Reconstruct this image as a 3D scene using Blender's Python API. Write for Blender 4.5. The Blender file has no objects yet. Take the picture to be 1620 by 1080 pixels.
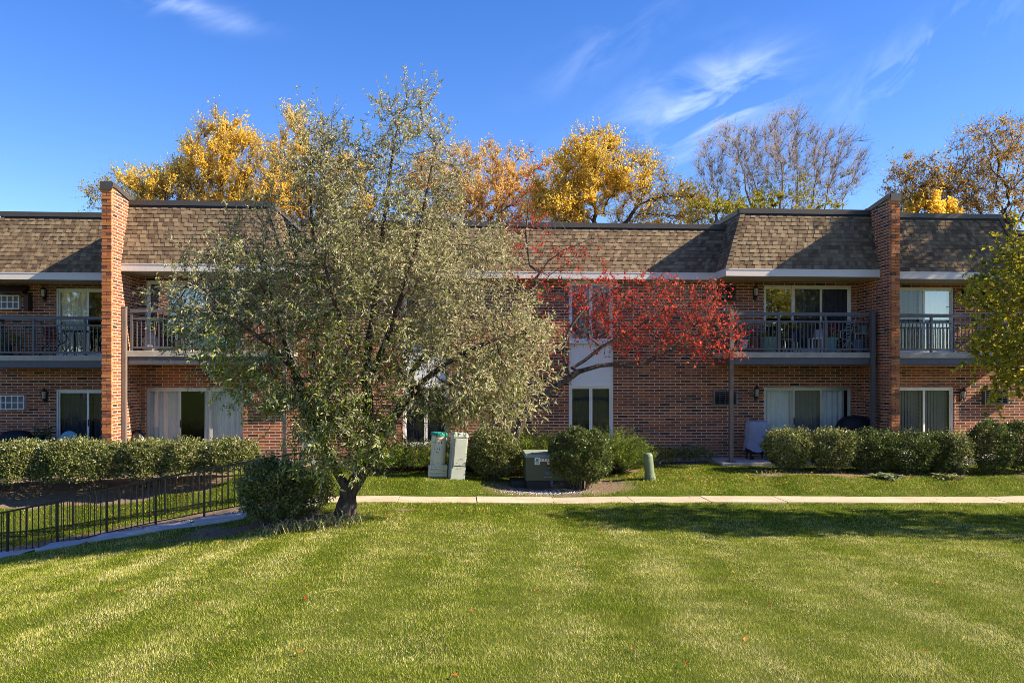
import bpy, math, random
import numpy as np
from mathutils import Vector, Matrix

sc = bpy.context.scene
COL = sc.collection
R = math.radians
# ---------------------------------------------------------------- camera
TH = R(3.83); F = 1300.0; EYE = 2.34; HY = 592.0
cam = bpy.data.cameras.new('camera'); camo = bpy.data.objects.new('camera', cam); COL.objects.link(camo)
cam.lens = F / 1620 * 36; cam.sensor_width = 36; cam.shift_y = (HY - 540) / 1620
cam.clip_start = 0.1; cam.clip_end = 2000
camo.location = (0, 0, EYE); camo.rotation_euler = (R(90), 0, -TH)
sc.camera = camo
# ---------------------------------------------------------------- light
SUN = Vector((1.5, -0.30, 1.0)).normalized()          # towards the sun
sl = bpy.data.lights.new('sun', 'SUN'); sl.energy = 5.0; sl.angle = R(0.53); sl.color = (1.0, 0.86, 0.64)
so = bpy.data.objects.new('sun', sl); COL.objects.link(so)
so.rotation_euler = (-SUN).to_track_quat('-Z', 'Y').to_euler(); so.location = (30, -10, 30)
w = bpy.data.worlds.new('World'); sc.world = w; w.use_nodes = True
nt = w.node_tree; N = nt.nodes; L = nt.links
bg = N['Background']
sky = N.new('ShaderNodeTexSky'); sky.sky_type = 'NISHITA'; sky.sun_disc = False
sky.sun_elevation = math.asin(SUN.z); sky.sun_rotation = math.atan2(SUN.x, SUN.y)
sky.air_density = 1.0; sky.dust_density = 0.25; sky.ozone_density = 2.6; sky.altitude = 200
hs = N.new('ShaderNodeHueSaturation'); hs.inputs['Hue'].default_value = 0.518; hs.inputs['Saturation'].default_value = 1.33; hs.inputs['Value'].default_value = 1.0
L.new(sky.outputs[0], hs.inputs['Color'])
# thin cirrus wisps: sheared noise on a plane far above
tc = N.new('ShaderNodeTexCoord'); sp = N.new('ShaderNodeSeparateXYZ'); L.new(tc.outputs['Generated'], sp.inputs[0])
def wm(op, a, b=None):
    n = N.new('ShaderNodeMath'); n.operation = op
    for i, v in enumerate((a, b)):
        if v is None: continue
        if isinstance(v, (int, float)): n.inputs[i].default_value = v
        else: L.new(v, n.inputs[i])
    return n.outputs[0]
def gauss(cx, cz, rx, rz, ang):
    # soft region round the view direction (x/y, z/y)
    ux = wm('DIVIDE', sp.outputs[0], wm('MAXIMUM', sp.outputs[1], 0.05)); uz = wm('DIVIDE', sp.outputs[2], wm('MAXIMUM', sp.outputs[1], 0.05))
    dx = wm('SUBTRACT', ux, cx); dz = wm('SUBTRACT', uz, cz)
    c, s = math.cos(ang), math.sin(ang)
    a = wm('DIVIDE', wm('ADD', wm('MULTIPLY', dx, c), wm('MULTIPLY', dz, s)), rx)
    b = wm('DIVIDE', wm('SUBTRACT', wm('MULTIPLY', dz, c), wm('MULTIPLY', dx, s)), rz)
    return wm('POWER', 2.718, wm('MULTIPLY', wm('ADD', wm('MULTIPLY', a, a), wm('MULTIPLY', b, b)), -1.0))
def wisps(ang, sx, sz, scale, seed, lo, hi):
    ux = wm('DIVIDE', sp.outputs[0], wm('MAXIMUM', sp.outputs[1], 0.05)); uz = wm('DIVIDE', sp.outputs[2], wm('MAXIMUM', sp.outputs[1], 0.05))
    c, s = math.cos(ang), math.sin(ang)
    a = wm('MULTIPLY', wm('ADD', wm('MULTIPLY', ux, c), wm('MULTIPLY', uz, s)), sx)
    b = wm('MULTIPLY', wm('SUBTRACT', wm('MULTIPLY', uz, c), wm('MULTIPLY', ux, s)), sz)
    cb = N.new('ShaderNodeCombineXYZ'); L.new(a, cb.inputs[0]); L.new(b, cb.inputs[1]); cb.inputs[2].default_value = seed
    no = N.new('ShaderNodeTexNoise'); no.inputs['Scale'].default_value = scale; no.inputs['Detail'].default_value = 5
    no.inputs['Roughness'].default_value = 0.55; no.inputs['Distortion'].default_value = 0.6
    L.new(cb.outputs[0], no.inputs['Vector'])
    mr = N.new('ShaderNodeMapRange'); mr.inputs[1].default_value = lo; mr.inputs[2].default_value = hi
    L.new(no.outputs['Fac'], mr.inputs[0]); return mr.outputs[0]
wa = wisps(0.42, 3.0, 9.0, 2.2, 1.3, 0.43, 0.80)
wb = wisps(0.75, 4.0, 9.0, 2.6, 4.1, 0.44, 0.85)
def dirn(px, py):
    a = math.atan((px - 810) / F) + TH
    d = F * math.cos(a - TH) / F
    # horizontal distance per unit Y and height per unit Y
    depth = math.tan(a) * math.sin(TH) + math.cos(TH)
    return math.tan(a), (HY - py) / F * depth
def cl(px, py, rx, rz, ang, src, amp):
    x, z = dirn(px, py)
    return wm('MULTIPLY', wm('MULTIPLY', gauss(x, z, rx, rz, ang), src), amp)
c1 = cl(1115, 165, 0.10, 0.042, 0.42, wa, .7)
c2 = cl(290, 10, 0.07, 0.014, -0.25, wa, .35)
c3 = cl(1540, 30, 0.10, 0.03, 0.5, wb, .13)
c4 = cl(960, 75, 0.10, 0.03, 0.6, wb, .1)
c5 = cl(1440, 110, 0.10, 0.03, 0.5, wb, .25)
tot = wm('MINIMUM', wm('ADD', wm('ADD', wm('ADD', c1, c2), wm('ADD', c3, c4)), c5), 0.85)
mx = N.new('ShaderNodeMix'); mx.data_type = 'RGBA'
L.new(tot, mx.inputs[0]); L.new(hs.outputs[0], mx.inputs[6]); mx.inputs[7].default_value = (8.5, 9.2, 10.4, 1)
L.new(mx.outputs[2], bg.inputs['Color']); bg.inputs['Strength'].default_value = 0.088
sc.view_settings.view_transform = 'Standard'; sc.view_settings.look = 'None'; sc.view_settings.gamma = 1
sc.view_settings.exposure = 1.47
sc.cycles.use_denoising = True; sc.cycles.denoiser = 'OPENIMAGEDENOISE'; sc.cycles.denoising_input_passes = 'RGB_ALBEDO_NORMAL'; sc.cycles.denoising_prefilter = 'NONE'; sc.cycles.filter_width = 0.85
sc.cycles.max_bounces = 6; sc.cycles.transparent_max_bounces = 8
# ---------------------------------------------------------------- helpers
rng = np.random.default_rng(7)
def X_(px, Y): return math.tan(math.atan((px - 810) / F) + TH) * Y
def dep(X, Y): return X * math.sin(TH) + Y * math.cos(TH)
def pt(px, py, Y):
    X = X_(px, Y); return (X, Y, EYE + (HY - py) * dep(X, Y) / F)
def link(name, me, mat=None, parent=None, loc=None):
    o = bpy.data.objects.new(name, me); COL.objects.link(o)
    if mat is not None:
        for m in (mat if isinstance(mat, (list, tuple)) else [mat]): me.materials.append(m)
    if parent is not None: o.parent = parent
    if loc: o.location = loc
    return o
def tag(o, label, cat, group=None):
    o['label'] = label; o['category'] = cat
    if group: o['group'] = group
    return o
def thing(name, label, cat, loc=(0, 0, 0), rz=0, group=None):
    o = bpy.data.objects.new(name, None); COL.objects.link(o); o.empty_display_size = 0.2
    o.location = loc; o.rotation_euler = (0, 0, rz); return tag(o, label, cat, group)
class MB:
    def __init__(s): s.v = []; s.f = []; s.m = []
    def face(s, pts, m=0):
        n = len(s.v); s.v += [tuple(p) for p in pts]; s.f.append(list(range(n, n + len(pts)))); s.m.append(m); return s
    def box(s, x0, x1, y0, y1, z0, z1, m=0):
        n = len(s.v)
        s.v += [(x0, y0, z0), (x1, y0, z0), (x1, y1, z0), (x0, y1, z0), (x0, y0, z1), (x1, y0, z1), (x1, y1, z1), (x0, y1, z1)]
        for q in ((0, 3, 2, 1), (4, 5, 6, 7), (0, 1, 5, 4), (1, 2, 6, 5), (2, 3, 7, 6), (3, 0, 4, 7)):
            s.f.append([n + i for i in q]); s.m.append(m)
        return s
    def hexa(s, b, t, m=0):      # 4 bottom points, 4 top points (both counter-clockwise from above)
        n = len(s.v); s.v += [tuple(p) for p in b] + [tuple(p) for p in t]
        for q in ((0, 3, 2, 1), (4, 5, 6, 7), (0, 1, 5, 4), (1, 2, 6, 5), (2, 3, 7, 6), (3, 0, 4, 7)):
            s.f.append([n + i for i in q]); s.m.append(m)
        return s
    def tube(s, pts, r, k=8, m=0, cap=True):
        pts = [Vector(p) for p in pts]; rr = r if isinstance(r, (list, tuple)) else [r] * len(pts)
        rings = []
        for i, p in enumerate(pts):
            d = (pts[min(i + 1, len(pts) - 1)] - pts[max(i - 1, 0)]).normalized()
            a = d.cross(Vector((0.13, 0.21, 0.97)) if abs(d.z) < 0.9 else Vector((1, 0.1, 0))).normalized(); b = d.cross(a)
            rings.append(len(s.v))
            for j in range(k):
                t = 2 * math.pi * j / k; s.v.append(tuple(p + (a * math.cos(t) + b * math.sin(t)) * rr[i]))
        for i in range(len(pts) - 1):
            for j in range(k):
                q = [rings[i] + j, rings[i] + (j + 1) % k, rings[i + 1] + (j + 1) % k, rings[i + 1] + j]
                s.f.append(q); s.m.append(m)
        if cap:
            s.f.append([rings[0] + j for j in range(k)][::-1]); s.m.append(m)
            s.f.append([rings[-1] + j for j in range(k)]); s.m.append(m)
        return s
    def lathe(s, prof, k=24, c=(0, 0, 0), m=0, sx=1, sy=1):
        rings = []
        for r, z in prof:
            rings.append(len(s.v))
            for j in range(k):
                t = 2 * math.pi * j / k; s.v.append((c[0] + r * sx * math.cos(t), c[1] + r * sy * math.sin(t), c[2] + z))
        for i in range(len(prof) - 1):
            for j in range(k):
                s.f.append([rings[i] + j, rings[i] + (j + 1) % k, rings[i + 1] + (j + 1) % k, rings[i + 1] + j]); s.m.append(m)
        s.f.append([rings[0] + j for j in range(k)][::-1]); s.m.append(m)
        s.f.append([rings[-1] + j for j in range(k)]); s.m.append(m)
        return s
    def build(s, name, mat, parent=None, smooth=False, bevel=0, loc=None):
        me = bpy.data.meshes.new(name); me.from_pydata(s.v, [], s.f); me.update()
        for i, p in enumerate(me.polygons):
            p.material_index = s.m[i]; p.use_smooth = smooth
        o = link(name, me, mat, parent, loc)
        if bevel:
            b = o.modifiers.new('bevel', 'BEVEL'); b.width = bevel; b.segments = 2; b.limit_method = 'ANGLE'
        return o
def tris_mesh(name, V, T, rnd=None, smooth=False):
    me = bpy.data.meshes.new(name); V = np.ascontiguousarray(V, np.float32); T = np.ascontiguousarray(T, np.int32)
    me.vertices.add(len(V)); me.vertices.foreach_set('co', V.ravel())
    me.loops.add(T.size); me.loops.foreach_set('vertex_index', T.ravel())
    k = T.shape[1]; me.polygons.add(len(T)); me.polygons.foreach_set('loop_start', np.arange(0, T.size, k, dtype=np.int32))
    me.polygons.foreach_set('use_smooth', np.full(len(T), smooth))
    me.update(calc_edges=True)
    if rnd is not None:
        a = me.attributes.new('rnd', 'FLOAT', 'POINT'); a.data.foreach_set('value', np.ascontiguousarray(rnd, np.float32))
    return me
# ---------------------------------------------------------------- materials
class M_:
    def __init__(s, name, rough=0.7, spec=0.3, metal=0.0):
        s.m = bpy.data.materials.new(name); s.m.use_nodes = True; s.t = s.m.node_tree; s.n = s.t.nodes; s.l = s.t.links
        s.b = s.n['Principled BSDF']; s.b.inputs['Roughness'].default_value = rough
        s.b.inputs['Specular IOR Level'].default_value = spec; s.b.inputs['Metallic'].default_value = metal
    def N(s, t, **k):
        n = s.n.new(t)
        for a, v in k.items(): setattr(n, a, v)
        return n
    def put(s, n, inp, v):
        if v is None: return
        if hasattr(v, 'is_linked') or hasattr(v, 'links'): s.l.new(v, n.inputs[inp])
        else: n.inputs[inp].default_value = v
    def math(s, op, a, b=None, clamp=False):
        n = s.N('ShaderNodeMath', operation=op); n.use_clamp = clamp; s.put(n, 0, a); s.put(n, 1, b); return n.outputs[0]
    def mix(s, f, a, b, blend='MIX'):
        n = s.N('ShaderNodeMix', data_type='RGBA', blend_type=blend)
        s.put(n, 0, f); s.put(n, 6, a if not isinstance(a, tuple) else (*a[:3], 1)); s.put(n, 7, b if not isinstance(b, tuple) else (*b[:3], 1)); return n.outputs[2]
    def noise(s, scale, detail=4, rough=0.6, vec=None, dist=0.0):
        n = s.N('ShaderNodeTexNoise'); n.inputs['Scale'].default_value = scale; n.inputs['Detail'].default_value = detail
        n.inputs['Roughness'].default_value = rough; n.inputs['Distortion'].default_value = dist
        s.l.new(vec if vec is not None else s.pos(), n.inputs['Vector']); return n.outputs['Fac']
    def pos(s):
        g = s.N('ShaderNodeNewGeometry'); return g.outputs['Position']
    def obj(s):
        g = s.N('ShaderNodeTexCoord'); return g.outputs['Object']
    def ramp(s, f, stops, interp='LINEAR'):
        n = s.N('ShaderNodeValToRGB'); n.color_ramp.interpolation = interp; e = n.color_ramp.elements
        while len(e) < len(stops): e.new(0.5)
        for i, (p, c) in enumerate(stops):
            e[i].position = p; e[i].color = (*c, 1) if len(c) == 3 else c
        s.l.new(f, n.inputs[0]); return n.outputs[0]
    def rng_(s, v, a, b, c=0, d=1):
        n = s.N('ShaderNodeMapRange'); s.l.new(v, n.inputs[0])
        for i, x in zip((1, 2, 3, 4), (a, b, c, d)): n.inputs[i].default_value = x
        return n.outputs[0]
    def scale(s, vec, x, y, z):
        n = s.N('ShaderNodeMapping'); n.inputs['Scale'].default_value = (x, y, z); s.l.new(vec, n.inputs[0]); return n.outputs[0]
    def base(s, c):
        if isinstance(c, tuple): s.b.inputs['Base Color'].default_value = (*c[:3], 1)
        else: s.l.new(c, s.b.inputs['Base Color'])
        return s
    def bump(s, h, strength=0.3, dist=0.01):
        n = s.N('ShaderNodeBump'); n.inputs['Strength'].default_value = strength; n.inputs['Distance'].default_value = dist
        s.l.new(h, n.inputs['Height']); s.l.new(n.outputs[0], s.b.inputs['Normal']); return s
def plain(name, c, rough=0.6, spec=0.3, var=0.25, scale=6, metal=0, bump=0.15, streak=False):
    m = M_(name, rough, spec, metal)
    v = m.obj() if not streak else m.scale(m.obj(), 4, 4, 0.7)
    n = m.noise(scale, 6, 0.65, v); n2 = m.noise(scale * 9, 3, 0.6, m.obj())
    f = m.math('ADD', m.math('MULTIPLY', n, 0.7), m.math('MULTIPLY', n2, 0.3))
    d = tuple(x * (1 - var) for x in c); l = tuple(min(1, x * (1 + var)) for x in c)
    m.base(m.ramp(f, [(0.3, d), (0.7, l)])); m.bump(n2, bump, 0.004)
    return m.m
def brick_mat(name, bw=0.3, rh=0.0816, tint=(1, 1, 1), soiled=True):
    m = M_(name, 0.85, 0.2); p = m.pos(); g = m.N('ShaderNodeNewGeometry')
    sp = m.N('ShaderNodeSeparateXYZ'); m.l.new(p, sp.inputs[0]); sn = m.N('ShaderNodeSeparateXYZ'); m.l.new(g.outputs['True Normal'], sn.inputs[0])
    side = m.math('GREATER_THAN', m.math('ABSOLUTE', sn.outputs[0]), 0.5)
    u = m.math('ADD', m.math('MULTIPLY', sp.outputs[0], m.math('SUBTRACT', 1.0, side)), m.math('MULTIPLY', m.math('ADD', sp.outputs[1], 0.13), side))
    cb = m.N('ShaderNodeCombineXYZ'); m.l.new(u, cb.inputs[0]); m.l.new(m.math('ADD', sp.outputs[2], 5.0), cb.inputs[1])
    wob = m.N('ShaderNodeTexNoise'); wob.inputs['Scale'].default_value = 9; m.l.new(p, wob.inputs['Vector'])
    vm = m.N('ShaderNodeVectorMath', operation='MULTIPLY_ADD'); m.l.new(wob.outputs['Color'], vm.inputs[0]); vm.inputs[1].default_value = (0.006, 0.008, 0); m.l.new(cb.outputs[0], vm.inputs[2])
    b = m.N('ShaderNodeTexBrick'); m.l.new(vm.outputs[0], b.inputs['Vector'])
    b.inputs['Color1'].default_value = (0, 0, 0, 1); b.inputs['Color2'].default_value = (1, 1, 1, 1); b.inputs['Mortar'].default_value = (0.5, 0.5, 0.5, 1)
    b.inputs['Scale'].default_value = 1; b.inputs['Mortar Size'].default_value = 0.009; b.inputs['Mortar Smooth'].default_value = 0.1
    b.inputs['Brick Width'].default_value = bw; b.inputs['Row Height'].default_value = rh; b.offset = 0.5
    t = tint
    C = lambda r, g_, b_: (r * t[0], g_ * t[1], b_ * t[2])
    br = m.ramp(b.outputs['Color'], [(0.0, C(.022, .016, .018)), (0.05, C(.04, .022, .02)), (0.1, C(.12, .036, .022)), (0.42, C(.23, .062, .026)), (0.62, C(.36, .105, .034)), (0.82, C(.27, .09, .042)), (1.0, C(.14, .048, .034))])
    n = m.noise(28, 5, 0.7); big = m.noise(0.8, 4, 0.6)
    br = m.mix(m.rng_(n, 0.35, 0.75, 0, 0.4), br, m.mix(0.5, br, (0.45, 0.24, 0.14)))
    mort = m.mix(n, (0.44, 0.36, 0.28), (0.68, 0.58, 0.46))
    c = m.mix(b.outputs['Fac'], br, mort)
    # lime bloom patches that belong to the wall
    c = m.mix(m.rng_(m.noise(2.3, 6, 0.7), 0.6, 0.8, 0, 0.2), c, (0.45, 0.36, 0.3))
    c = m.mix(m.rng_(big, 0.3, 0.7, 0.0, 0.25), c, m.mix(1.0, c, (0.7, 0.66, 0.62), 'MULTIPLY'))
    low = m.math('MULTIPLY', m.rng_(sp.outputs[2], -.1, .55, 1, 0), m.rng_(m.noise(3.5, 5, .7), .35, .65, .2, .8))
    c = m.mix(low, c, (.17, .125, .09))
    st = m.rng_(m.noise(1.0, 4, .6, m.scale(p, 5, 5, .45)), .56, .78, 0, .35); c = m.mix(st, c, m.mix(1.0, c, (.6, .56, .52), 'MULTIPLY'))
    m.base(c)
    h = m.math('ADD', m.math('MULTIPLY', m.math('SUBTRACT', 1.0, b.outputs['Fac']), 1.0), m.math('MULTIPLY', n, 0.4))
    m.bump(h, 0.8, 0.008); return m.m
def leaf_mat(name, cols, trans=0.35, rough=0.5, spec=0.3, clump=1.2, dark=0.55, under=None):
    m = M_(name, rough + .1, spec * .45)
    a = m.N('ShaderNodeAttribute', attribute_name='rnd')
    k = len(cols); c = m.ramp(a.outputs['Fac'], [(i / max(1, k - 1), x) for i, x in enumerate(cols)])
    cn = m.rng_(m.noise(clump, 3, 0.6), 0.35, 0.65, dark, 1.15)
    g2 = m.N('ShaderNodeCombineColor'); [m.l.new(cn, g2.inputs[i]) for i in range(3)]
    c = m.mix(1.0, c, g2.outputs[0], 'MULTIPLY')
    if under:
        g = m.N('ShaderNodeNewGeometry'); c = m.mix(m.math('MULTIPLY', g.outputs['Backfacing'], 0.75), c, under)
    m.base(c)
    tr = m.N('ShaderNodeBsdfTranslucent'); m.l.new(c, tr.inputs[0]); ms = m.N('ShaderNodeMixShader'); ms.inputs[0].default_value = trans
    m.l.new(m.b.outputs[0], ms.inputs[1]); m.l.new(tr.outputs[0], ms.inputs[2]); m.l.new(ms.outputs[0], m.n['Material Output'].inputs[0])
    return m.m
def bark_mat(name, a, b, sc_=14):
    m = M_(name, 0.9, 0.1); v = m.scale(m.obj(), 1, 1, 0.22); n = m.noise(sc_, 7, 0.7, v, 0.4)
    m.base(m.ramp(n, [(0.35, a), (0.7, b)])); m.bump(n, 0.9, 0.02); return m.m
BRICK = brick_mat('brick_wall'); 
def loose_brick():
    m = M_('pillar_brick', 0.85, 0.2); g = m.N('ShaderNodeNewGeometry')
    c = m.ramp(g.outputs['Random Per Island'], [(0, (.05, .03, .028)), (0.15, (.2, .06, .035)), (0.4, (.40, .115, .035)), (0.7, (.5, .17, .05)), (1, (.32, .13, .06))])
    n = m.noise(30, 5, 0.7); c = m.mix(m.rng_(n, 0.4, 0.75, 0, 0.45), c, (0.4, 0.25, 0.15)); m.base(c); m.bump(n, 0.5, 0.006); return m.m
PBRICK = loose_brick()
MORTAR = plain('mortar', (0.4, 0.35, 0.29), 0.95, 0.1, 0.2, 20)
def shingle_mat():
    m = M_('asphalt_shingle', 0.95, 0.1); g = m.N('ShaderNodeNewGeometry')
    c = m.ramp(g.outputs['Random Per Island'], [(0, (.09, .06, .038)), (0.25, (.125, .085, .053)), (0.5, (.165, .115, .072)), (0.8, (.22, .158, .097)), (1, (.265, .195, .122))])
    n = m.noise(160, 2, 0.6); n2 = m.noise(1.3, 4, 0.6)
    c = m.mix(m.rng_(n, 0.3, 0.8, 0, 0.35), c, (0.05, 0.045, 0.04)); c = m.mix(m.rng_(n2, 0.35, 0.75, 0, 0.2), c, (0.28, 0.22, 0.15))
    m.base(c); m.bump(n, 0.5, 0.004); return m.m
SHINGLE = shingle_mat()
COPING = plain('bronze_metal', (0.085, 0.068, 0.055), 0.4, 0.5, 0.15, 3, 0.3, 0.05)
DRIP = plain('dark_drip', (0.02, 0.018, 0.018), 0.6)
FASCIA = plain('painted_fascia', (0.62, 0.56, 0.52), 0.55, 0.3, 0.06, 1.5, 0, 0.05)
def soffit_mat():
    m = M_('vented_soffit', 0.6, 0.3); sp = m.N('ShaderNodeSeparateXYZ'); m.l.new(m.pos(), sp.inputs[0])
    f = m.math('FRACT', m.math('MULTIPLY', sp.outputs[0], 7.0)); c = m.mix(m.math('LESS_THAN', f, 0.12), (0.46, 0.41, 0.34), (0.2, 0.18, 0.15))
    m.base(m.mix(m.rng_(m.noise(3, 4), 0.4, 0.8, 0, 0.3), c, (0.3, 0.27, 0.22))); return m.m
SOFFIT = soffit_mat()
CONC = plain('balcony_concrete', (0.36, 0.33, 0.28), 0.9, 0.1, 0.28, 3, 0, 0.3)
PATIO = plain('patio_concrete', (0.42, 0.38, 0.33), 0.9, 0.1, 0.2, 2.5, 0, 0.3)
STEEL = plain('painted_steel', (0.10, 0.095, 0.10), 0.45, 0.4, 0.14, 3, 0.0, 0.08)
BEAM = plain('painted_beam', (0.085, 0.085, 0.10), 0.5, 0.4, 0.22, 4, 0.0, 0.08, True)
POST = plain('rusty_post', (0.16, 0.125, 0.11), 0.6, 0.3, 0.35, 5, 0.0, 0.1, True)
BLACKIRON = plain('black_iron', (0.012, 0.012, 0.013), 0.4, 0.5, 0.2, 8)
FRAME = plain('white_frame', (0.74, 0.72, 0.67), 0.5, 0.4, 0.1, 3, 0, 0.05)
ALU = plain('aluminium_frame', (0.42, 0.41, 0.4), 0.35, 0.5, 0.1, 3, 0.4, 0.05)
PANEL = plain('spandrel_panel', (0.74, 0.74, 0.74), 0.6, 0.3, 0.06, 2, 0, 0.05)
DARK = plain('dark_interior', (0.015, 0.014, 0.014), 0.9, 0.1)
BLACKP = plain('black_rubber', (0.015, 0.015, 0.016), 0.5, 0.4)
def glass_mat(name, refl=0.12, tint=(0.88, 0.92, 0.92)):
    m = M_(name); m.n.remove(m.b); tr = m.N('ShaderNodeBsdfTransparent'); tr.inputs[0].default_value = (*tint, 1)
    gl = m.N('ShaderNodeBsdfGlossy'); gl.inputs['Roughness'].default_value = 0.015; gl.inputs[0].default_value = (0.95, 0.97, 1, 1)
    no = m.noise(0.9, 2, 0.5); bp = m.N('ShaderNodeBump'); bp.inputs['Strength'].default_value = 0.12; bp.inputs['Distance'].default_value = 0.02
    m.l.new(no, bp.inputs['Height']); m.l.new(bp.outputs[0], gl.inputs['Normal'])
    lw = m.N('ShaderNodeLayerWeight'); lw.inputs[0].default_value = 0.25
    f = m.math('ADD', m.math('MULTIPLY', lw.outputs['Fresnel'], 0.8), refl, True)
    ms = m.N('ShaderNodeMixShader'); m.l.new(f, ms.inputs[0]); m.l.new(tr.outputs[0], ms.inputs[1]); m.l.new(gl.outputs[0], ms.inputs[2])
    m.l.new(ms.outputs[0], m.n['Material Output'].inputs[0]); return m.m
GLASS = glass_mat('window_glass', 0.045); GLASSR = glass_mat('reflective_glass', 0.24)
CURT_W = plain('white_curtain', (0.76, 0.74, 0.7), 0.9, 0.1, 0.08, 3)
CURT_G = plain('grey_curtain', (0.2, 0.195, 0.2), 0.9, 0.1, 0.1, 3)
CURT_D = plain('dark_curtain', (0.06, 0.062, 0.08), 0.9, 0.1, 0.1, 3)
BLIND = plain('vertical_blind', (0.24, 0.225, 0.2), 0.8, 0.1, 0.1, 3)
WHITE = plain('white_plastic', (0.68, 0.67, 0.65), 0.4, 0.4, 0.08, 5)
# ---------------------------------------------------------------- terrain
CP = []
def g(px, py, Y): CP.append(pt(px, py, Y))
for x in (-26, -20, -15, -10, -5, 0, 5, 10, 15, 20, 26): CP.append((x, 21.4, -0.12)); CP.append((x, 26, -0.14)); CP.append((x, 34, -0.3))
for px in (560, 760, 960, 1160, 1360, 1600): g(px, 790, 17.15)
for px in (640, 760, 960, 1160, 1360, 1600): g(px, 803, 16.2)
for px, py in ((0, 783), (130, 781), (270, 770), (400, 757)): g(px, py, 19.2)
for px, py in ((500, 762), (700, 757), (850, 768), (1030, 758), (1300, 757), (1500, 762)): g(px, py, 19.0)
for px, py in ((0, 880), (75, 866), (150, 852), (230, 838), (310, 825), (380, 814), (450, 803)): g(px, py, 16.25)
for px, py in ((0, 872), (150, 845), (300, 818), (400, 800)): g(px, py, 17.3)
for px, py in ((0, 885), (100, 868), (200, 852), (300, 837), (380, 827)): g(px, py, 15.65)
g(450, 824, 15.3); g(560, 817, 15.05)
for x, y, z in ((-7.5, 11, -.62), (-3, 11, -.3), (2, 11, -.2), (9, 11, -.18), (-5, 7, -.22), (0, 6, .05), (5, 6, .08), (-3, 3, .15), (3, 3, .25), (8, 3, .25),
                (0, -4, .4), (-12, -4, .2), (12, -4, .4), (-14, 6, -.3), (14, 8, .0), (18, 14, -.25), (22, 17, -.35), (-14, 15, -1.3), (-20, 15, -1.5), (-14, 17, -1.25), (-20, 17.5, -1.3), (-20, 8, -.6), (20, 6, 0.1), (-20, -4, 0.1), (22, -4, 0.3)): CP.append((x, y, z))
CP = np.array(CP)
def _U(r2): return np.where(r2 < 1e-9, 0, r2 * np.log(np.maximum(r2, 1e-9)))
_n = len(CP); _d2 = ((CP[:, None, :2] - CP[None, :, :2]) ** 2).sum(-1)
_A = np.zeros((_n + 3, _n + 3)); _A[:_n, :_n] = _U(_d2) + np.eye(_n) * 0.4; _A[:_n, _n] = 1; _A[:_n, _n + 1] = CP[:, 0]; _A[:_n, _n + 2] = CP[:, 1]; _A[_n:, :_n] = _A[:_n, _n:].T
_W = np.linalg.solve(_A, np.concatenate([CP[:, 2], [0, 0, 0]]))
def tps(x, y):
    x = np.clip(np.asarray(x, float), -24, 26); y = np.clip(np.asarray(y, float), -6, 34); out = np.zeros(x.shape); xf = x.ravel(); yf = y.ravel(); o = out.ravel()
    for i in range(0, len(xf), 40000):
        a = xf[i:i + 40000]; b = yf[i:i + 40000]
        o[i:i + 40000] = _U((a[:, None] - CP[None, :, 0]) ** 2 + (b[:, None] - CP[None, :, 1]) ** 2) @ _W[:_n] + _W[_n] + _W[_n + 1] * a + _W[_n + 2] * b
    return o.reshape(x.shape)
WX0 = X_(505, 17.15)
def sstep(a, b, v): t = np.clip((v - a) / (b - a), 0, 1); return t * t * (3 - 2 * t)
def walk_c(x): return 17.15 + 0 * np.asarray(x, float)
def ground(x, y):
    x = np.asarray(x, float); y = np.asarray(y, float); z = tps(x, y)
    w_ = (1 - sstep(0.37, 0.45, np.abs(y - 17.15))) * (x > WX0 - 0.4)
    z = z * (1 - w_) + (tps(x, 17.15 + 0 * x) - 0.05) * w_
    return z
def G(x, y): return float(ground(np.array([x]), np.array([y]))[0])
def vn(x, y, s, seed):
    # cheap smooth value noise
    r_ = np.random.default_rng(seed).random((64, 64)); fx = np.asarray(x) * s + 100; fy = np.asarray(y) * s + 100
    ix = np.floor(fx).astype(int); iy = np.floor(fy).astype(int); tx = fx - ix; ty = fy - iy; tx = tx * tx * (3 - 2 * tx); ty = ty * ty * (3 - 2 * ty)
    q = lambda a, b: r_[a % 64, b % 64]
    return (q(ix, iy) * (1 - tx) + q(ix + 1, iy) * tx) * (1 - ty) + (q(ix, iy + 1) * (1 - tx) + q(ix + 1, iy + 1) * tx) * ty
def ell(x, y, cx, cy, rx, ry): return np.exp(-(((x - cx) / rx) ** 4 + ((y - cy) / ry) ** 4))
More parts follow.
